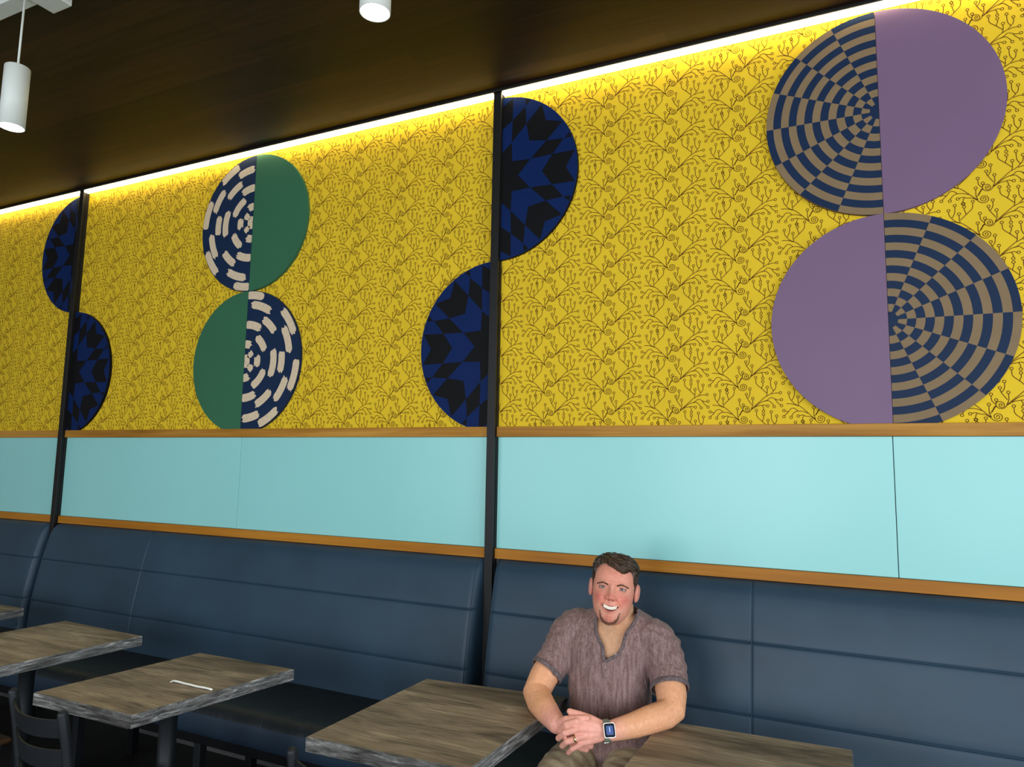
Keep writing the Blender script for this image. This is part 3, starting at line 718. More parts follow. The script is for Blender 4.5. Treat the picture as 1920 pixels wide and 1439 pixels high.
def hair_mat():
    m, nt, b = new_mat('brown_hair'); tc = N(nt, 'ShaderNodeTexCoord')
    mp = N(nt, 'ShaderNodeMapping'); mp.inputs['Scale'].default_value = (70, 70, 260); L(nt, tc.outputs['Object'], mp.inputs[0])
    n = N(nt, 'ShaderNodeTexNoise', Scale=1.0, Detail=5.0, Distortion=0.6); L(nt, mp.outputs[0], n.inputs[0])
    r = ramp(nt, n.outputs[0], [(0.35, (0.014, 0.008, 0.0045)), (0.7, (0.095, 0.050, 0.026))]); L(nt, r.outputs[0], b.inputs['Base Color'])
    b.inputs['Roughness'].default_value = 0.42
    bp = N(nt, 'ShaderNodeBump', Strength=0.8, Distance=0.003); L(nt, n.outputs[0], bp.inputs['Height']); L(nt, bp.outputs[0], b.inputs['Normal'])
    return m
M['hair'] = hair_mat()
M['shell'] = plain('shell_button', (0.35, 0.31, 0.29), 0.4)
M['teeth'] = plain('teeth', (0.72, 0.65, 0.52), 0.25, var=0.03)
M['gold'] = plain('gold', (0.75, 0.55, 0.28), 0.25, 0.95, 0.05)
M['steel'] = plain('brushed_steel', (0.62, 0.60, 0.56), 0.3, 0.9, 0.05)
M['sage'] = plain('sage_strap', (0.16, 0.18, 0.135), 0.6, var=0.15, scale=300)
M['screen_black'] = plain('watch_glass', (0.004, 0.004, 0.006), 0.3, spec=0.08)
M['screen_blue'] = emis('watch_display', (0.015, 0.05, 0.20), 0.30)
M['screen_hand'] = emis('watch_hands', (0.6, 0.75, 1.0), 0.8)
M['shoe'] = plain('brown_shoe', (0.05, 0.028, 0.016), 0.4)
M['eye'] = None
M['brow'] = plain('brow_hair', (0.07, 0.034, 0.018), 0.6)
def remeshed(build, voxel, smooth_it, fac=0.5):
    bm = bmesh.new(); build(bm); bmesh.ops.recalc_face_normals(bm, faces=bm.faces)
    me = bpy.data.meshes.new('work'); bm.to_mesh(me); bm.free()
    o = bpy.data.objects.new('work', me); link(o)
    r = o.modifiers.new('r', 'REMESH'); r.mode = 'VOXEL'; r.voxel_size = voxel; r.adaptivity = 0
    s = o.modifiers.new('s', 'SMOOTH'); s.factor = fac; s.iterations = smooth_it
    dg = bpy.context.evaluated_depsgraph_get(); dg.update()
    ev = o.evaluated_get(dg); m2 = bpy.data.meshes.new_from_object(ev, depsgraph=dg)
    n = len(m2.vertices); V = np.empty(n*3, np.float32); m2.vertices.foreach_get('co', V); V = V.reshape(-1, 3).astype(float)
    NN = np.empty(n*3, np.float32); m2.vertices.foreach_get('normal', NN); NN = NN.reshape(-1, 3).astype(float)
    Fc = [tuple(p.vertices) for p in m2.polygons]
    bpy.data.objects.remove(o); bpy.data.meshes.remove(me); bpy.data.meshes.remove(m2)
    return V, NN, Fc
def loft(bm, sections, seg=40, ang=R_(4)):
    rings = []; ca, sa = math.cos(ang), math.sin(ang)
    for (z, cx, cy, rx, ry) in sections:
        ring = []
        for k in range(seg):
            a = 2*math.pi*k/seg; e = 0.86
            lx = rx*math.copysign(abs(math.cos(a))**e, math.cos(a)); ly = ry*math.copysign(abs(math.sin(a))**e, math.sin(a))
            ring.append(bm.verts.new((cx+lx*ca-ly*sa, cy+lx*sa+ly*ca, z)))
        rings.append(ring)
    for i in range(len(rings)-1):
        for k in range(seg): bm.faces.new((rings[i][k], rings[i][(k+1) % seg], rings[i+1][(k+1) % seg], rings[i+1][k]))
    bm.faces.new(rings[0][::-1]); bm.faces.new(rings[-1])

# head frame: r to his left (photo right), u up, f out of the face
HC = Vector((-0.7516, 2.43, 1.1455))
fdir = Vector((0.225, -0.962, 0.150)).normalized(); r0 = Vector((0, 0, 1)).cross(fdir).normalized(); u0 = fdir.cross(r0)
rho = R_(6.0); hu = u0*math.cos(rho)+r0*math.sin(rho); hr = r0*math.cos(rho)-u0*math.sin(rho); hf = fdir
def HP(u, v, w): return HC + hr*u + hu*v + hf*w
HV = [-.122, -.117, -.108, -.095, -.078, -.055, -.028, 0, .025, .05, .070, .085, .0935, .096]
HA = [.018, .030, .040, .0500, .0600, .0665, .0700, .0710, .0710, .0690, .0600, .0440, .0240, .010]
HF = [.058, .072, .082, .0870, .0865, .0850, .0840, .0835, .0870, .0830, .0700, .0490, .0260, .010]
HB = [.020, .010, .012, .0300, .0520, .0720, .0870, .0950, .0980, .0950, .0850, .0640, .0350, .012]
MU, ML = (lambda u: -.0598+3.0*u*u), (lambda u: -.0735+19.0*u*u)       # inner lip lines
def feat(u, v):
    d = 0.0
    s = smooth01((0.014-v)/0.044) if v > -.034 else max(0, 1-(-.034-v)/.008)
    d += .0195*math.exp(-(u/(.0085+.0050*s))**2)*(0.20+0.80*s)*(1 if v < .014 else max(0, 1-(v-.014)/.012))
    d += .0045*G(u, v, 0, -.0275, .0095, .0085)
    for q in (-1, 1):
        d += .0100*G(u, v, q*.0150, -.0330, .0062, .0062)
        d -= .0030*G(u, v, q*.0070, -.0405, .0035, .0022)
        d -= .0095*G(u, v, q*.0318, -.0010, .0165, .0105)
        d -= .0040*G(u, v, q*.0150, .0000, .0070, .0110)
        d += .0060*G(u, v, q*.0280, .0160, .0200, .0055)
        d += .0075*G(u, v, q*.0390, -.0330, .0150, .0150)
        t = (v+.036)/(-.024)                     # smile fold from nostril to beside the mouth corner
        if -0.2 < t < 1.35: uu = .017+.018*t; d -= .0044*math.exp(-((abs(u)*1.0-uu)/.0034)**2)*(1 if q > 0 else 0)*smooth01((t+.2)*3)*smooth01((1.35-t)*3)
        d -= .0034*G(u, v, q*.0310, -.0570, .0040, .0045)
    d += .0028*G(u, v, 0, -.0500, .0180, .0060)
    mu, ml = MU(u), ML(u)
    if abs(u) < .034:
        d += .0032*math.exp(-((v-mu-.0035)/.0032)**2)*smooth01((.034-abs(u))/.012)
        d += .0042*math.exp(-((v-ml+.0045)/.0042)**2)*smooth01((.030-abs(u))/.012)
        if ml < v < mu: d -= .0120*smooth01(min(v-ml, mu-v)/.0022)
    d -= .0035*G(u, v, 0, -.0900, .0180, .0050)
    d += .0050*G(u, v, 0, -.1000, .0160, .0110)
    return d
def head_pt(ang, v, off=0.0):
    a, f, b = ginterp(v, HV, HA), ginterp(v, HV, HF), ginterp(v, HV, HB)
    c, s = math.cos(ang), math.sin(ang)
    u = a*math.copysign(abs(s)**0.92, s); w = (f if c > 0 else b)*math.copysign(abs(c)**(0.80 if c > 0 else 0.95), c)
    if c > 0.15: w += feat(u, v)*smooth01((c-0.15)/0.35)
    if off:
        l = math.sqrt(u*u+w*w+v*v*0.8)+1e-6; u += u/l*off; w += w/l*off; v += v/l*off*(1.0 if v > 0 else 0.3)
    return u, v, w
def head_grid():
    vs = [-.122+.218*i/150 for i in range(151)]
    an = []
    n = 190
    for i in range(n):                            # denser towards the face
        t = -1+2*i/n; an.append(math.pi*(0.42*t+0.58*t**3))
    return vs, an
def tone_head(u, v, w):
    col = np.array([0.700, 0.310, 0.215])
    red = np.array([0.670, 0.165, 0.130])
    k = 0
    for q in (-1, 1): k += 0.75*G(u, v, q*.042, -.034, .024, .020)
    k += 0.5*G(u, v, 0, -.030, .016, .014) + 0.25*G(u, v, 0, .045, .05, .03) + 0.5*G(u, v, 0, -.098, .02, .014)
    k = min(k, 1)*(1 if w > 0 else 0); col = col*(1-k)+red*k
    if w > 0:
        mu, ml = MU(u), ML(u)
        if abs(u) < .030 and ml < v < mu: col = np.array([0.06, 0.012, 0.010])
        elif abs(u) < .031 and (mu <= v < mu+.0042*(1-abs(u)/.034) or ml-.0070*(1-abs(u)/.032) < v <= ml): col = np.array([0.50, 0.135, 0.110])
        # beard line round the chin
        P = [(-.0335, -.078), (-.0290, -.096), (-.0190, -.111), (0, -.1175), (.0190, -.111), (.0290, -.096), (.0335, -.078)]
        dm = 1
        for p, q in zip(P, P[1:]):
            ax, ay = q[0]-p[0], q[1]-p[1]; t = max(0, min(1, ((u-p[0])*ax+(v-p[1])*ay)/(ax*ax+ay*ay))); dm = min(dm, math.hypot(u-p[0]-ax*t, v-p[1]-ay*t))
        wd = .0050 if v < -.10 else .0030
        kk = smooth01((wd*1.5-dm)/(wd))*(0.95 if v < -.088 else 0.70); kk *= 0.85+0.3*noise.noise(Vector((u*700, v*700, 0)))
        col = col*(1-kk)+np.array([0.022, 0.012, 0.008])*kk
        st = 0.22*smooth01((-.050-v)/.02)*smooth01((.06-abs(u))/.02)                  # faint stubble
        col = col*(1-st*0.5)+np.array([0.20, 0.11, 0.08])*st*0.5
        for q in (-1, 1): kk = G(u, v, q*.0070, -.0405, .0034, .0020); col = col*(1-0.8*kk)
    return col

man = empty('person', (-0.76, 2.50, 0), 0, 'smiling man in a mauve henley T-shirt and khaki trousers, hands clasped between two tables', 'person')
OFF = Vector((-0.76, 2.50, 0))
def child(o): o.parent = man; o.location = -OFF; return o
# ---- body: neck, chest, arms and both hands as one surface, head joined on
def build_body(bm):
    for arm in (RARM, LARM): capsule(bm, [p for p, r in arm], [r for p, r in arm], 20)
    loft(bm, [(0.80, -.774, 2.452, .118, .100), (0.89, -.768, 2.450, .126, .098), (0.95, -.761, 2.450, .140, .094), (1.0, -.756, 2.458, .140, .078), (1.03, -.753, 2.462, .110, .062), (1.052, -.751, 2.462, .070, .055)])
    capsule(bm, [(-.7530, 2.468, .985), (-.7520, 2.462, 1.04), (-.7505, 2.450, 1.085)], [.066, .063, .060], 24)
    for wrist, fings, thumb, n in ((Vector(LARM[-1][0]), LFING, LTHUMB, 0), (Vector(RARM[-1][0]), RFING, RTHUMB, 1)):
        for fg in fings:
            m = Vector(fg[0][0]); capsule(bm, [wrist, wrist.lerp(m, .5), m], [.021, .0175, fg[0][1]+.0015], 12)
            pts = [Vector(p) for p, r in fg]; rr = [r for p, r in fg]
            P, Q = [pts[0]], [rr[0]]
            for i in range(len(pts)-1):
                P += [pts[i].lerp(pts[i+1], .5), pts[i+1]]; Q += [(rr[i]+rr[i+1])/2*0.95, rr[i+1]*1.02]
            capsule(bm, P, Q, 14)
        pts = [wrist.lerp(Vector(thumb[0][0]), .25)] + [Vector(p) for p, r in thumb]
        capsule(bm, pts, [.018]+[r for p, r in thumb], 14)
V, NN, Fc = remeshed(build_body, 0.0024, 3, 0.5)
tones = np.empty((len(V), 3)); base = np.array([0.760, 0.375, 0.205]); hand = np.array([0.800, 0.370, 0.285]); neck = np.array([0.600, 0.330, 0.190])
HM = Vector((-0.77, 2.12, 0.77))
for i, p in enumerate(V):
    d = math.dist(p, HM); k = smooth01((0.17-d)/0.08)
    c = base*(1-k)+hand*k
    if p[2] > 0.90 and abs(p[0]+.752) < .1: c = neck
    tones[i] = c
V = V.tolist(); Fc = list(Fc); tones = tones.tolist()
vs, an = head_grid(); b0 = len(V); na, nv = len(an), len(vs)
for v in vs:
    for a in an:
        u_, v_, w_ = head_pt(a, v); V.append(tuple(HP(u_, v_, w_))); tones.append(tone_head(u_, v_, w_))
for j in range(nv-1):
    for i in range(na): Fc.append((b0+j*na+i, b0+j*na+(i+1) % na, b0+(j+1)*na+(i+1) % na, b0+(j+1)*na+i))
V.append(tuple(HP(0, .0965, 0))); tones.append((.6, .3, .2)); tp = len(V)-1
for i in range(na): Fc.append((b0+(nv-1)*na+i, b0+(nv-1)*na+(i+1) % na, tp))
def ear(q):
    bm = bmesh.new()
    bmesh.ops.create_uvsphere(bm, u_segments=28, v_segments=20, radius=1.0)
    for vt in bm.verts:
        x, y, z = vt.co                         # x outward, y back, z up
        wid = .016*(1.0+.25*z); hh = .031
        ox = x*.0065; oy = y*wid; oz = z*hh
        rr = math.hypot(y, z)
        if x > 0: ox += .0045*math.exp(-((rr-.82)/.20)**2) - .0040*math.exp(-(((y-.05)**2+(z-.05)**2)/.22))
        out = (q*(.0770+ox+max(0, oy)*.42), oz-.006, -.006-oy)
        vt.co = HP(*out)
    base_i = len(V); bm.verts.ensure_lookup_table()
    for vt in bm.verts: V.append(tuple(vt.co)); tones.append((.60, .25, .19))
    for f in bm.faces: Fc.append(tuple(base_i+x.index for x in f.verts))
    bm.free()
ear(-1); ear(1)
body = mesh_obj('body', V, Fc, M['skin'], None, man, True); body.location = -OFF
ca = body.data.color_attributes.new('tone', 'FLOAT_COLOR', 'POINT')
ca.data.foreach_set('color', np.concatenate([np.array(tones), np.ones((len(V), 1))], 1).astype(np.float32).ravel())

# ---- eyes with lids, brows, teeth
def eye_mat():
    m, nt, b = new_mat('eyeball'); at = N(nt, 'ShaderNodeAttribute', _attribute_name='tone'); L(nt, at.outputs['Color'], b.inputs['Base Color']); b.inputs['Roughness'].default_value = 0.12
    return m
M['eye'] = eye_mat()
def surf_w(u, v):
    a, f = ginterp(v, HV, HA), ginterp(v, HV, HF); s = min(1, abs(u)/a)**(1/0.92); c = math.sqrt(max(0, 1-s*s))
    return f*c**0.80 + feat(u, v)*smooth01((c-0.15)/0.35)
for q in (-1, 1):
    ec = (q*.0318, -.0005); ew = surf_w(*ec)-.0068; R1 = .0132
    bm = bmesh.new(); bmesh.ops.create_uvsphere(bm, u_segments=40, v_segments=32, radius=R1)
    cols = []
    VV = []
    for vt in bm.verts:
        x, y, z = vt.co; VV.append(tuple(HP(ec[0]+x, ec[1]+z, ew-y)))
        d = math.hypot(x, z) if -y > 0 else 1
        cols.append((.008, .008, .010) if d < .0026 else ((.060, .072, .055) if d < .0060 else (.42, .36, .33)))
    FF = [tuple(x.index for x in f.verts) for f in bm.faces]; bm.free()
    o = mesh_obj('eye', VV, FF, M['eye'], None, man, True); o.location = -OFF
    c2 = o.data.color_attributes.new('tone', 'FLOAT_COLOR', 'POINT'); c2.data.foreach_set('color', np.array([(*c, 1) for c in cols], np.float32).ravel())
    # lids: two thin shells over the ball leaving a smiling slit
    for top in (1, 0):
        VV, FF = [], []; n1, n2 = 28, 10
        for j in range(n2+1):
            for i in range(n1+1):
                s = -1+2*i/n1; x = s*.0160
                slit = (.0036 if top else -.0028)*(1-abs(s)**2.2) + .0006*s*q*(-1)
                far = .0120 if top else -.0110
                z = slit + (far*(1-0.35*s*s)-slit)*(j/n2)
                rr = R1+.0014; d2 = rr*rr-x*x*0.72-z*z*0.9
                w = ew + math.sqrt(max(d2, 0)) if d2 > 0 else ew
                ws = surf_w(ec[0]+x, ec[1]+z)
                k = smooth01((j/n2-0.25)/0.75); k = max(k, smooth01((abs(s)-.72)/.28))
                w = w*(1-k)+(ws-.0006)*k
                if j == 0: w -= .0002
                VV.append(tuple(HP(ec[0]+x, ec[1]+z, w)))
        for j in range(n2):
            for i in range(n1): FF.append((j*(n1+1)+i, j*(n1+1)+i+1, (j+1)*(n1+1)+i+1, (j+1)*(n1+1)+i))
        o = mesh_obj('eyelid', VV, FF, M['skin'], None, man, True); o.location = -OFF
        md = o.modifiers.new('s', 'SOLIDIFY'); md.thickness = .0010; md.offset = 0
        tn = [(0.035, 0.016, 0.012) if (j <= 1 and top) else ((0.34, 0.13, 0.095) if j < 2 else (0.56, 0.26, 0.19)) for j in range(n2+1) for i in range(n1+1)]
        c2 = o.data.color_attributes.new('tone', 'FLOAT_COLOR', 'POINT'); c2.data.foreach_set('color', np.array([(*c, 1) for c in tn], np.float32).ravel())
    # brow
    bm = bmesh.new(); rnd = random.Random(3+q)
    path = [(.0140, .0090), (.0220, .0125), (.0320, .0142), (.0420, .0125), (.0500, .0075)]
    for k in range(150):
        t = rnd.random()*3.99; i = int(t); fr = t-i
        u_ = path[i][0]+(path[i+1][0]-path[i][0])*fr; v_ = path[i][1]+(path[i+1][1]-path[i][1])*fr + rnd.uniform(-.0026, .0026)*(1-.5*t/4)
        du, dv = .0060, .0028 if t < 2 else -.0010
        p0 = HP(q*u_, v_, surf_w(q*u_, v_)-.0002); p1 = HP(q*(u_+du), v_+dv, surf_w(q*(u_+du), v_+dv)+.0010)
        tube(bm, [p0, p0.lerp(p1, .5)+hf*.0005, p1], [.00034, .00030, .00010], 4)
    child(bm_obj('eyebrow', bm, M['brow'], man))
VV, FF = [], []; n1, n2 = 96, 8                       # upper teeth: one arch with fine gaps between the crowns
for j in range(n2+1):
    for i in range(n1+1):
        u_ = -.0225+.045*i/n1; g_ = abs(math.sin(math.pi*u_/.0066))
        top = MU(u_)+.0020; bot = max(ML(u_)+.0016, -.0695+12*u_*u_)-.0006*g_**.5; bot = min(bot, top-.0005)
        w_ = surf_w(0, -.0540)-.0062-6.0*u_*u_+.0007*min(1, g_*2.2)-.0010*(j/n2)**2
        VV.append(tuple(HP(u_, top+(bot-top)*j/n2, w_)))
for j in range(n2):
    for i in range(n1): FF.append((j*(n1+1)+i, j*(n1+1)+i+1, (j+1)*(n1+1)+i+1, (j+1)*(n1+1)+i))
o = mesh_obj('teeth', VV, FF, M['teeth'], None, man, True); o.location = -OFF
md = o.modifiers.new('s', 'SOLIDIFY'); md.thickness = .0025; md.offset = 0

# ---- hair: a combed cap that thins to nothing at the hairline
LX = [-.078, -.067, -.062, -.055, -.038, -.020, .007, .030, .043, .053, .062, .068, .078]
LZ = [.000, .022, .050, .066, .076, .070, .058, .0500, .0530, .0600, .046, .016, -.004]
VV, FF = [], []
vs2 = [-.062+.158*i/110 for i in range(111)]; an2 = [-math.pi+2*math.pi*i/240 for i in range(240)]
for v in vs2:
    for a in an2:
        u_, v_, w_ = head_pt(a, v); c = math.cos(a)
        if c > 0.12: line = ginterp(u_, LX, LZ)
        elif c > -0.22: line = -.012+.03*max(0, c)
        else: line = -.055
        line += .0035*noise.noise(Vector((u_*160, w_*160, 3))); k = smooth01((v-line)/(.007 if c > .12 else .014))
        if c > 0.12: k *= 1
        th = .0035+.0165*smooth01((v-.028)/.050)
        if c > 0: th += .0010*smooth01((v-.045)/.02)*(1-abs(u_)/.08)
        comb = noise.noise(Vector((u_*35-v*30, v*120+u_*60, w_*40)))
        off = -.004+k*(th+.004) + k*.0030*comb
        x, y, z = head_pt(a, v, off); VV.append(tuple(HP(x, y, z)))
na2 = len(an2)
for j in range(len(vs2)-1):
    for i in range(na2): FF.append((j*na2+i, j*na2+(i+1) % na2, (j+1)*na2+(i+1) % na2, (j+1)*na2+i))
VV.append(tuple(HP(0, .1155, 0)))
for i in range(na2): FF.append(((len(vs2)-1)*na2+i, (len(vs2)-1)*na2+(i+1) % na2, len(VV)-1))
hair = mesh_obj('hair', VV, FF, M['hair'], None, man, True); hair.location = -OFF
bm = bmesh.new(); rnd = random.Random(11)          # locks combed across from his right to his left
for k in range(620):
    a = rnd.uniform(-2.6, 2.6); v = rnd.uniform(.03, .094)
    u_, v_, w_ = head_pt(a, v); c = math.cos(a)
    line = ginterp(u_, LX, LZ) if c > 0.12 else -.05
    if v < line+.006: continue
    pts = []; aa, vv_ = a, v
    for s in range(5):
        pts.append(HP(*head_pt(aa, vv_, .0055+.0160*smooth01((vv_-.030)/.045)+.0008+.0012*math.sin(s*.8))))
        if v > .05: aa += .085+.03*rnd.random(); vv_ -= .0014*rnd.random()*(s+1)*(1 if a > 0 else -.2)
        else: vv_ -= .0045; aa += .01
        vv_ = min(max(vv_, .018 if c < .12 else line+.001), .0945)
    tube(bm, pts, [.0006, .0014, .0016, .0012, .0003], 5)
bm_obj('hair_lock', bm, M['hair'], hair, True)

# ---- shirt
OPEN = [(-.8085, 1.075), (-.8030, 1.036), (-.7960, 1.004), (-.7625, .960), (-.7555, .918), (-.7100, .945), (-.6990, .966), (-.6930, 1.008), (-.6700, 1.045), (-.6680, 1.080)]
def build_shirt(bm):
    loft(bm, [(0.545, -.755, 2.500, .148, .145), (0.60, -.760, 2.485, .150, .150), (0.66, -.766, 2.470, .147, .148), (0.74, -.771, 2.455, .142, .139), (0.82, -.774, 2.450, .142, .128), (0.89, -.769, 2.447, .147, .119), (0.95, -.762, 2.450, .158, .111), (1.0, -.757, 2.458, .160, .094), (1.03, -.754, 2.464, .148, .080), (1.050, -.752, 2.466, .120, .070), (1.066, -.751, 2.467, .086, .063), (1.080, -.751, 2.467, .060, .055)], 56)
    capsule(bm, [(-.765, 2.43, .670), (-.748, 2.375, .640)], [.095, .080], 24); capsule(bm, [(-.690, 2.43, .670), (-.695, 2.370, .645)], [.095, .082], 24)
    for sl in (RSLEEVE, LSLEEVE):
        pts = [Vector(p) for p, r in sl]; tube(bm, pts, [r for p, r in sl], 28)
        capsule(bm, [pts[0].lerp(pts[1], .1), pts[0].lerp(pts[1], .6)], [.070, .070], 24)
V, NN, Fc = remeshed(build_shirt, 0.0042, 9, 0.5)
ends = [(Vector(s[-1][0]), (Vector(s[-1][0])-Vector(s[-2][0])).normalized()) for s in (RSLEEVE, LSLEEVE)]
def in_poly(x, z, P):
    c = False
    for i in range(len(P)):
        (x1, z1), (x2, z2) = P[i], P[(i+1) % len(P)]
        if (z1 > z) != (z2 > z) and x < (x2-x1)*(z-z1)/(z2-z1)+x1: c = not c
    return c
for i in range(len(V)):                            # drape folds
    p = V[i]; x, y, z = p
    arm = (x < -.915 or x > -.615) and z > .82
    w = 0.0
    w += .0032*noise.noise(Vector((x*42, y*12, z*5)))*smooth01((1.06-z)/.03)
    w += .0018*noise.noise(Vector((x*15+z*6, y*9, z*13+5)))
    w += .0028*math.sin((z+x*0.8)*95+3*noise.noise(Vector((x*8, y*8, z*8))))*max(0, 1-abs(abs(x+.77)-.13)/.05)*smooth01((.95-z)/.1)*smooth01((z-.74)/.06)
    if arm: w += .0022*math.sin(z*210+x*90+4*noise.noise(p*9))
    w += .0040*math.sin(z*120+2*math.sin(x*14))*smooth01((.70-z)/.06)
    dm = min((Vector(p)-e).length for e, ax in ends); w *= smooth01((dm-.055)/.04)
    V[i] = p+NN[i]*w
keepf = []
for f in Fc:
    c = sum((Vector(V[k]) for k in f), Vector())/len(f)
    if c.y < 2.455 and in_poly(c.x, c.z, OPEN): continue
    if any((c-e).dot(ax) > -.0025 and (c-e).length < .085 for e, ax in ends): continue
    if c.z > 1.072: continue
    keepf.append(f)
used = sorted({k for f in keepf for k in f}); rm = {k: i for i, k in enumerate(used)}
shirt = mesh_obj('shirt', [V[k] for k in used], [tuple(rm[k] for k in f) for f in keepf], M['shirt'], None, man, True); shirt.location = -OFF
md = shirt.modifiers.new('s', 'SOLIDIFY'); md.thickness = .0014; md.offset = -1
from mathutils.bvhtree import BVHTree
bvh = BVHTree.FromPolygons([tuple(v) for v in V], [tuple(f) for f in Fc])
def on_shirt(x, z, lift=.001):
    h = bvh.ray_cast(Vector((x, 2.0, z)), Vector((0, 1, 0)))
    return (h[0]+h[1].normalized()*lift) if h[0] is not None else Vector((x, 2.45, z))
def strip(name, path, width, mat, thick=.0022):
    """soft band lying on the shirt along path (x, z), width across it"""
    bm = bmesh.new(); P = []
    for (a, b) in zip(path, path[1:]):
        n = max(2, int(math.dist(a, b)/.004))
        P += [(a[0]+(b[0]-a[0])*i/n, a[1]+(b[1]-a[1])*i/n) for i in range(n)]
    P.append(path[-1]); P = [((P[max(i-2, 0)][0]+P[i][0]*2+P[min(i+2, len(P)-1)][0])/4, (P[max(i-2, 0)][1]+P[i][1]*2+P[min(i+2, len(P)-1)][1])/4) for i in range(len(P))]
    pts = [on_shirt(x, z) for x, z in P]
    tube(bm, pts, [width]*len(pts), 10, True, ((0.15, -1, 0.25), 0.38))
    return child(bm_obj(name, bm, mat, man, True))
strip('collar', OPEN[:5], .0055, M['collar'])
strip('collar', OPEN[::-1][:6], .0055, M['collar'])
for path in ([(-.935, 1.028), (-.940, .966), (-.935, .902), (-.925, .835)], [(-.575, 1.000), (-.617, .972), (-.637, .925), (-.635, .877), (-.628, .815)]):
    strip('seam', path, .0016, M['shirt'])
strip('placket', [(-.7560, .921), (-.7500, .890), (-.7470, .868)], .0090, M['shirt'])
for (x, z) in ((-.7180, .946), (-.7490, .902)):
    bm = bmesh.new(); p = on_shirt(x, z, .003); n_ = Vector((.1, -1, .2)).normalized()
    tube(bm, [p, p+n_*.0022], [.0030, .0028], 14); child(bm_obj('button', bm, M['shell'], man, True))
for sl in (RSLEEVE, LSLEEVE):
    e = Vector(sl[-1][0]); ax = (e-Vector(sl[-2][0])).normalized(); rr = sl[-1][1]-.0005
    bm = bmesh.new(); a_ = ax.cross(Vector((0, 0, 1))).normalized(); b2 = ax.cross(a_)
    prof = [(-.016, -.001), (-.016, .0016), (-.009, .0022), (-.003, .0018), (0, .0008), (0, -.0020)]
    rings = []
    for k in range(40):
        an_ = 2*math.pi*k/40; d = a_*math.cos(an_)+b2*math.sin(an_); rings.append([bm.verts.new(e+ax*s+d*(rr+o)) for s, o in prof])
    for k in range(40):
        for j in range(len(prof)): bm.faces.new((rings[k][j], rings[(k+1) % 40][j], rings[(k+1) % 40][(j+1) % 6], rings[k][(j+1) % 6]))
    child(bm_obj('cuff', bm, M['collar'], man, True))

# ---- trousers and shoes
def build_legs(bm):
    loft(bm, [(0.512, -.757, 2.535, .150, .125), (0.54, -.757, 2.530, .158, .140), (0.60, -.757, 2.520, .150, .135), (0.64, -.76, 2.50, .135, .120)], 40)
    capsule(bm, [(-.835, 2.52, .592), (-.845, 2.35, .592), (-.852, 2.20, .588), (-.858, 2.06, .572)], [.086, .085, .078, .066], 26)
    capsule(bm, [(-.680, 2.52, .592), (-.668, 2.35, .592), (-.655, 2.20, .588), (-.640, 2.06, .572)], [.086, .085, .078, .066], 26)
    for x0, x1 in ((-.858, -.870), (-.640, -.625)):
        tube(bm, [(x0, 2.05, .565), (x0, 2.045, .45), (x1, 2.08, .25), (x1, 2.10, .07)], [.063, .066, .060, .055], 24)
V, NN, Fc = remeshed(build_legs, 0.006, 4, 0.5)
for i in range(len(V)):
    x, y, z = V[i]
    w = .0016*math.sin((y+x*.35+z*.3)*115+3.5*noise.noise(Vector((x*9, y*6, z*9)))) + .004*noise.noise(Vector((x*16, y*30, z*16)))
    V[i] = V[i]+NN[i]*w*(1 if z > .5 else .5)
tr = mesh_obj('trousers', V.tolist(), Fc, M['khaki'], None, man, True); tr.location = -OFF
for x in (-.870, -.625):
    V, _, Fc = remeshed(lambda bm: (capsule(bm, [(x, 2.13, .050), (x, 2.06, .052), (x, 1.96, .040), (x, 1.90, .032)], [.038, .040, .040, .030], 18), add_box(bm, (x-.042, 1.885, 0.0), (x+.042, 2.16, .022))), 0.006, 3)
    V[:, 2] = np.maximum(V[:, 2], 0.0)
    o = mesh_obj('shoe', V.tolist(), Fc, M['shoe'], None, man, True); o.location = -OFF

# ---- wristwatch and ring
wa, wb = Vector((-.7020, 2.145, .7667)), Vector((-.6721, 2.168, .7667)); wc = Vector((-.6925, 2.153, .7672)); ax = (wb-wa).normalized()
tocam = Vector((0.31, -0.93, 0.36)); nf = (tocam-ax*tocam.dot(ax)).normalized(); sd = ax.cross(nf)
bm = bmesh.new(); rings = []
for k in range(48):
    a = 2*math.pi*k/48; d = nf*math.cos(a)+sd*math.sin(a); rings.append([bm.verts.new(wc+ax*s+d*o) for s, o in ((-.0105, .0300), (-.0105, .0322), (.0105, .0328), (.0105, .0306))])
for k in range(48):
    for j in range(4): bm.faces.new((rings[k][j], rings[(k+1) % 48][j], rings[(k+1) % 48][(j+1) % 4], rings[k][(j+1) % 4]))
watch = child(bm_obj('wristwatch', bm, M['sage'], man)); tag(watch, 'sage strap wristwatch with square dark screen')
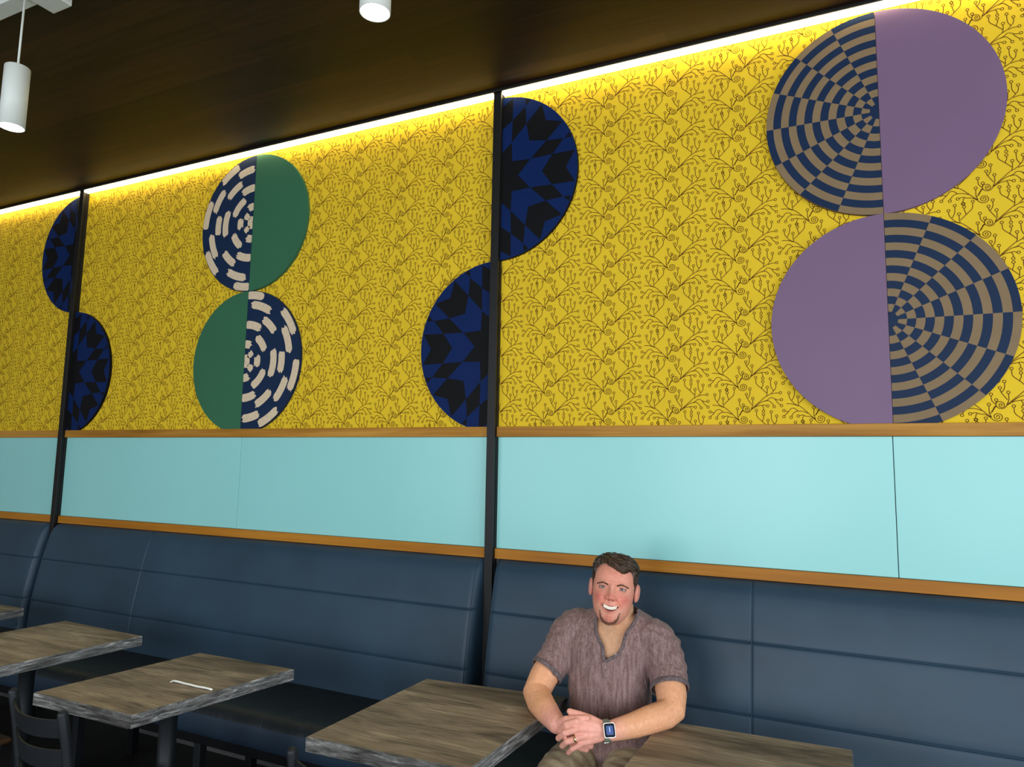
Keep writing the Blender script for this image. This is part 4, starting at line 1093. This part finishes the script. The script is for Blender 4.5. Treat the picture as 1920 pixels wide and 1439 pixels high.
def slab(name, hw, hh, z0, z1, rad, mat, parent, cx=0, cy=0):
    """rounded rectangle plate on the watch face, offset out along the face normal"""
    bm = bmesh.new(); O = []
    for (sx, sy, a0) in ((1, 1, 0), (-1, 1, 90), (-1, -1, 180), (1, -1, 270)):
        for i in range(7):
            a = R_(a0+15*i); O.append((sx*(hw-rad)+rad*math.cos(a)+cx, sy*(hh-rad)+rad*math.sin(a)+cy))
    r1 = [bm.verts.new(wc+ax*x+sd*y+nf*(.030+z0)) for x, y in O]; r2 = [bm.verts.new(wc+ax*x+sd*y+nf*(.030+z1)) for x, y in O]
    bm.faces.new(r1[::-1]); bm.faces.new(r2)
    for i in range(len(O)): bm.faces.new((r1[i], r1[(i+1) % len(O)], r2[(i+1) % len(O)], r2[i]))
    return bm_obj(name, bm, mat, parent)
slab('case', .0180, .0205, 0, .0095, .0065, M['steel'], watch)
slab('glass', .0165, .0190, .0095, .0105, .0058, M['screen_black'], watch)
slab('display', .0110, .0125, .0105, .0107, .0040, M['screen_blue'], watch)
slab('watch_hand', .0006, .0070, .0107, .0109, .0004, M['screen_hand'], watch, 0.0, -.002)
bm = bmesh.new(); cl = wc+sd*0; p0 = wc - sd*0.030*0 
low = sd if sd.z < 0 else -sd
tube(bm, [wc+low*.0325+nf*.006-ax*.011, wc+low*.0325+nf*.006+ax*.011], [.0024, .0024], 10); bm_obj('buckle', bm, M['steel'], watch, True)
fa, fb = Vector(LFING[2][1][0]), Vector(LFING[2][2][0]); t_ = (fb-fa).normalized(); ctr = fa+t_*.001
bm = bmesh.new(); a_ = t_.cross(Vector((0, 0, 1))).normalized(); b2 = t_.cross(a_); rings = []
for k in range(32):
    an_ = 2*math.pi*k/32; d = a_*math.cos(an_)+b2*math.sin(an_); rings.append([bm.verts.new(ctr+t_*s+d*o) for s, o in ((-.0035, .0098), (-.003, .0114), (.003, .0112), (.0035, .0096))])
for k in range(32):
    for j in range(4): bm.faces.new((rings[k][j], rings[(k+1) % 32][j], rings[(k+1) % 32][(j+1) % 4], rings[k][(j+1) % 4]))
rg = child(bm_obj('ring', bm, M['gold'], man, True)); tag(rg, 'gold wedding ring')
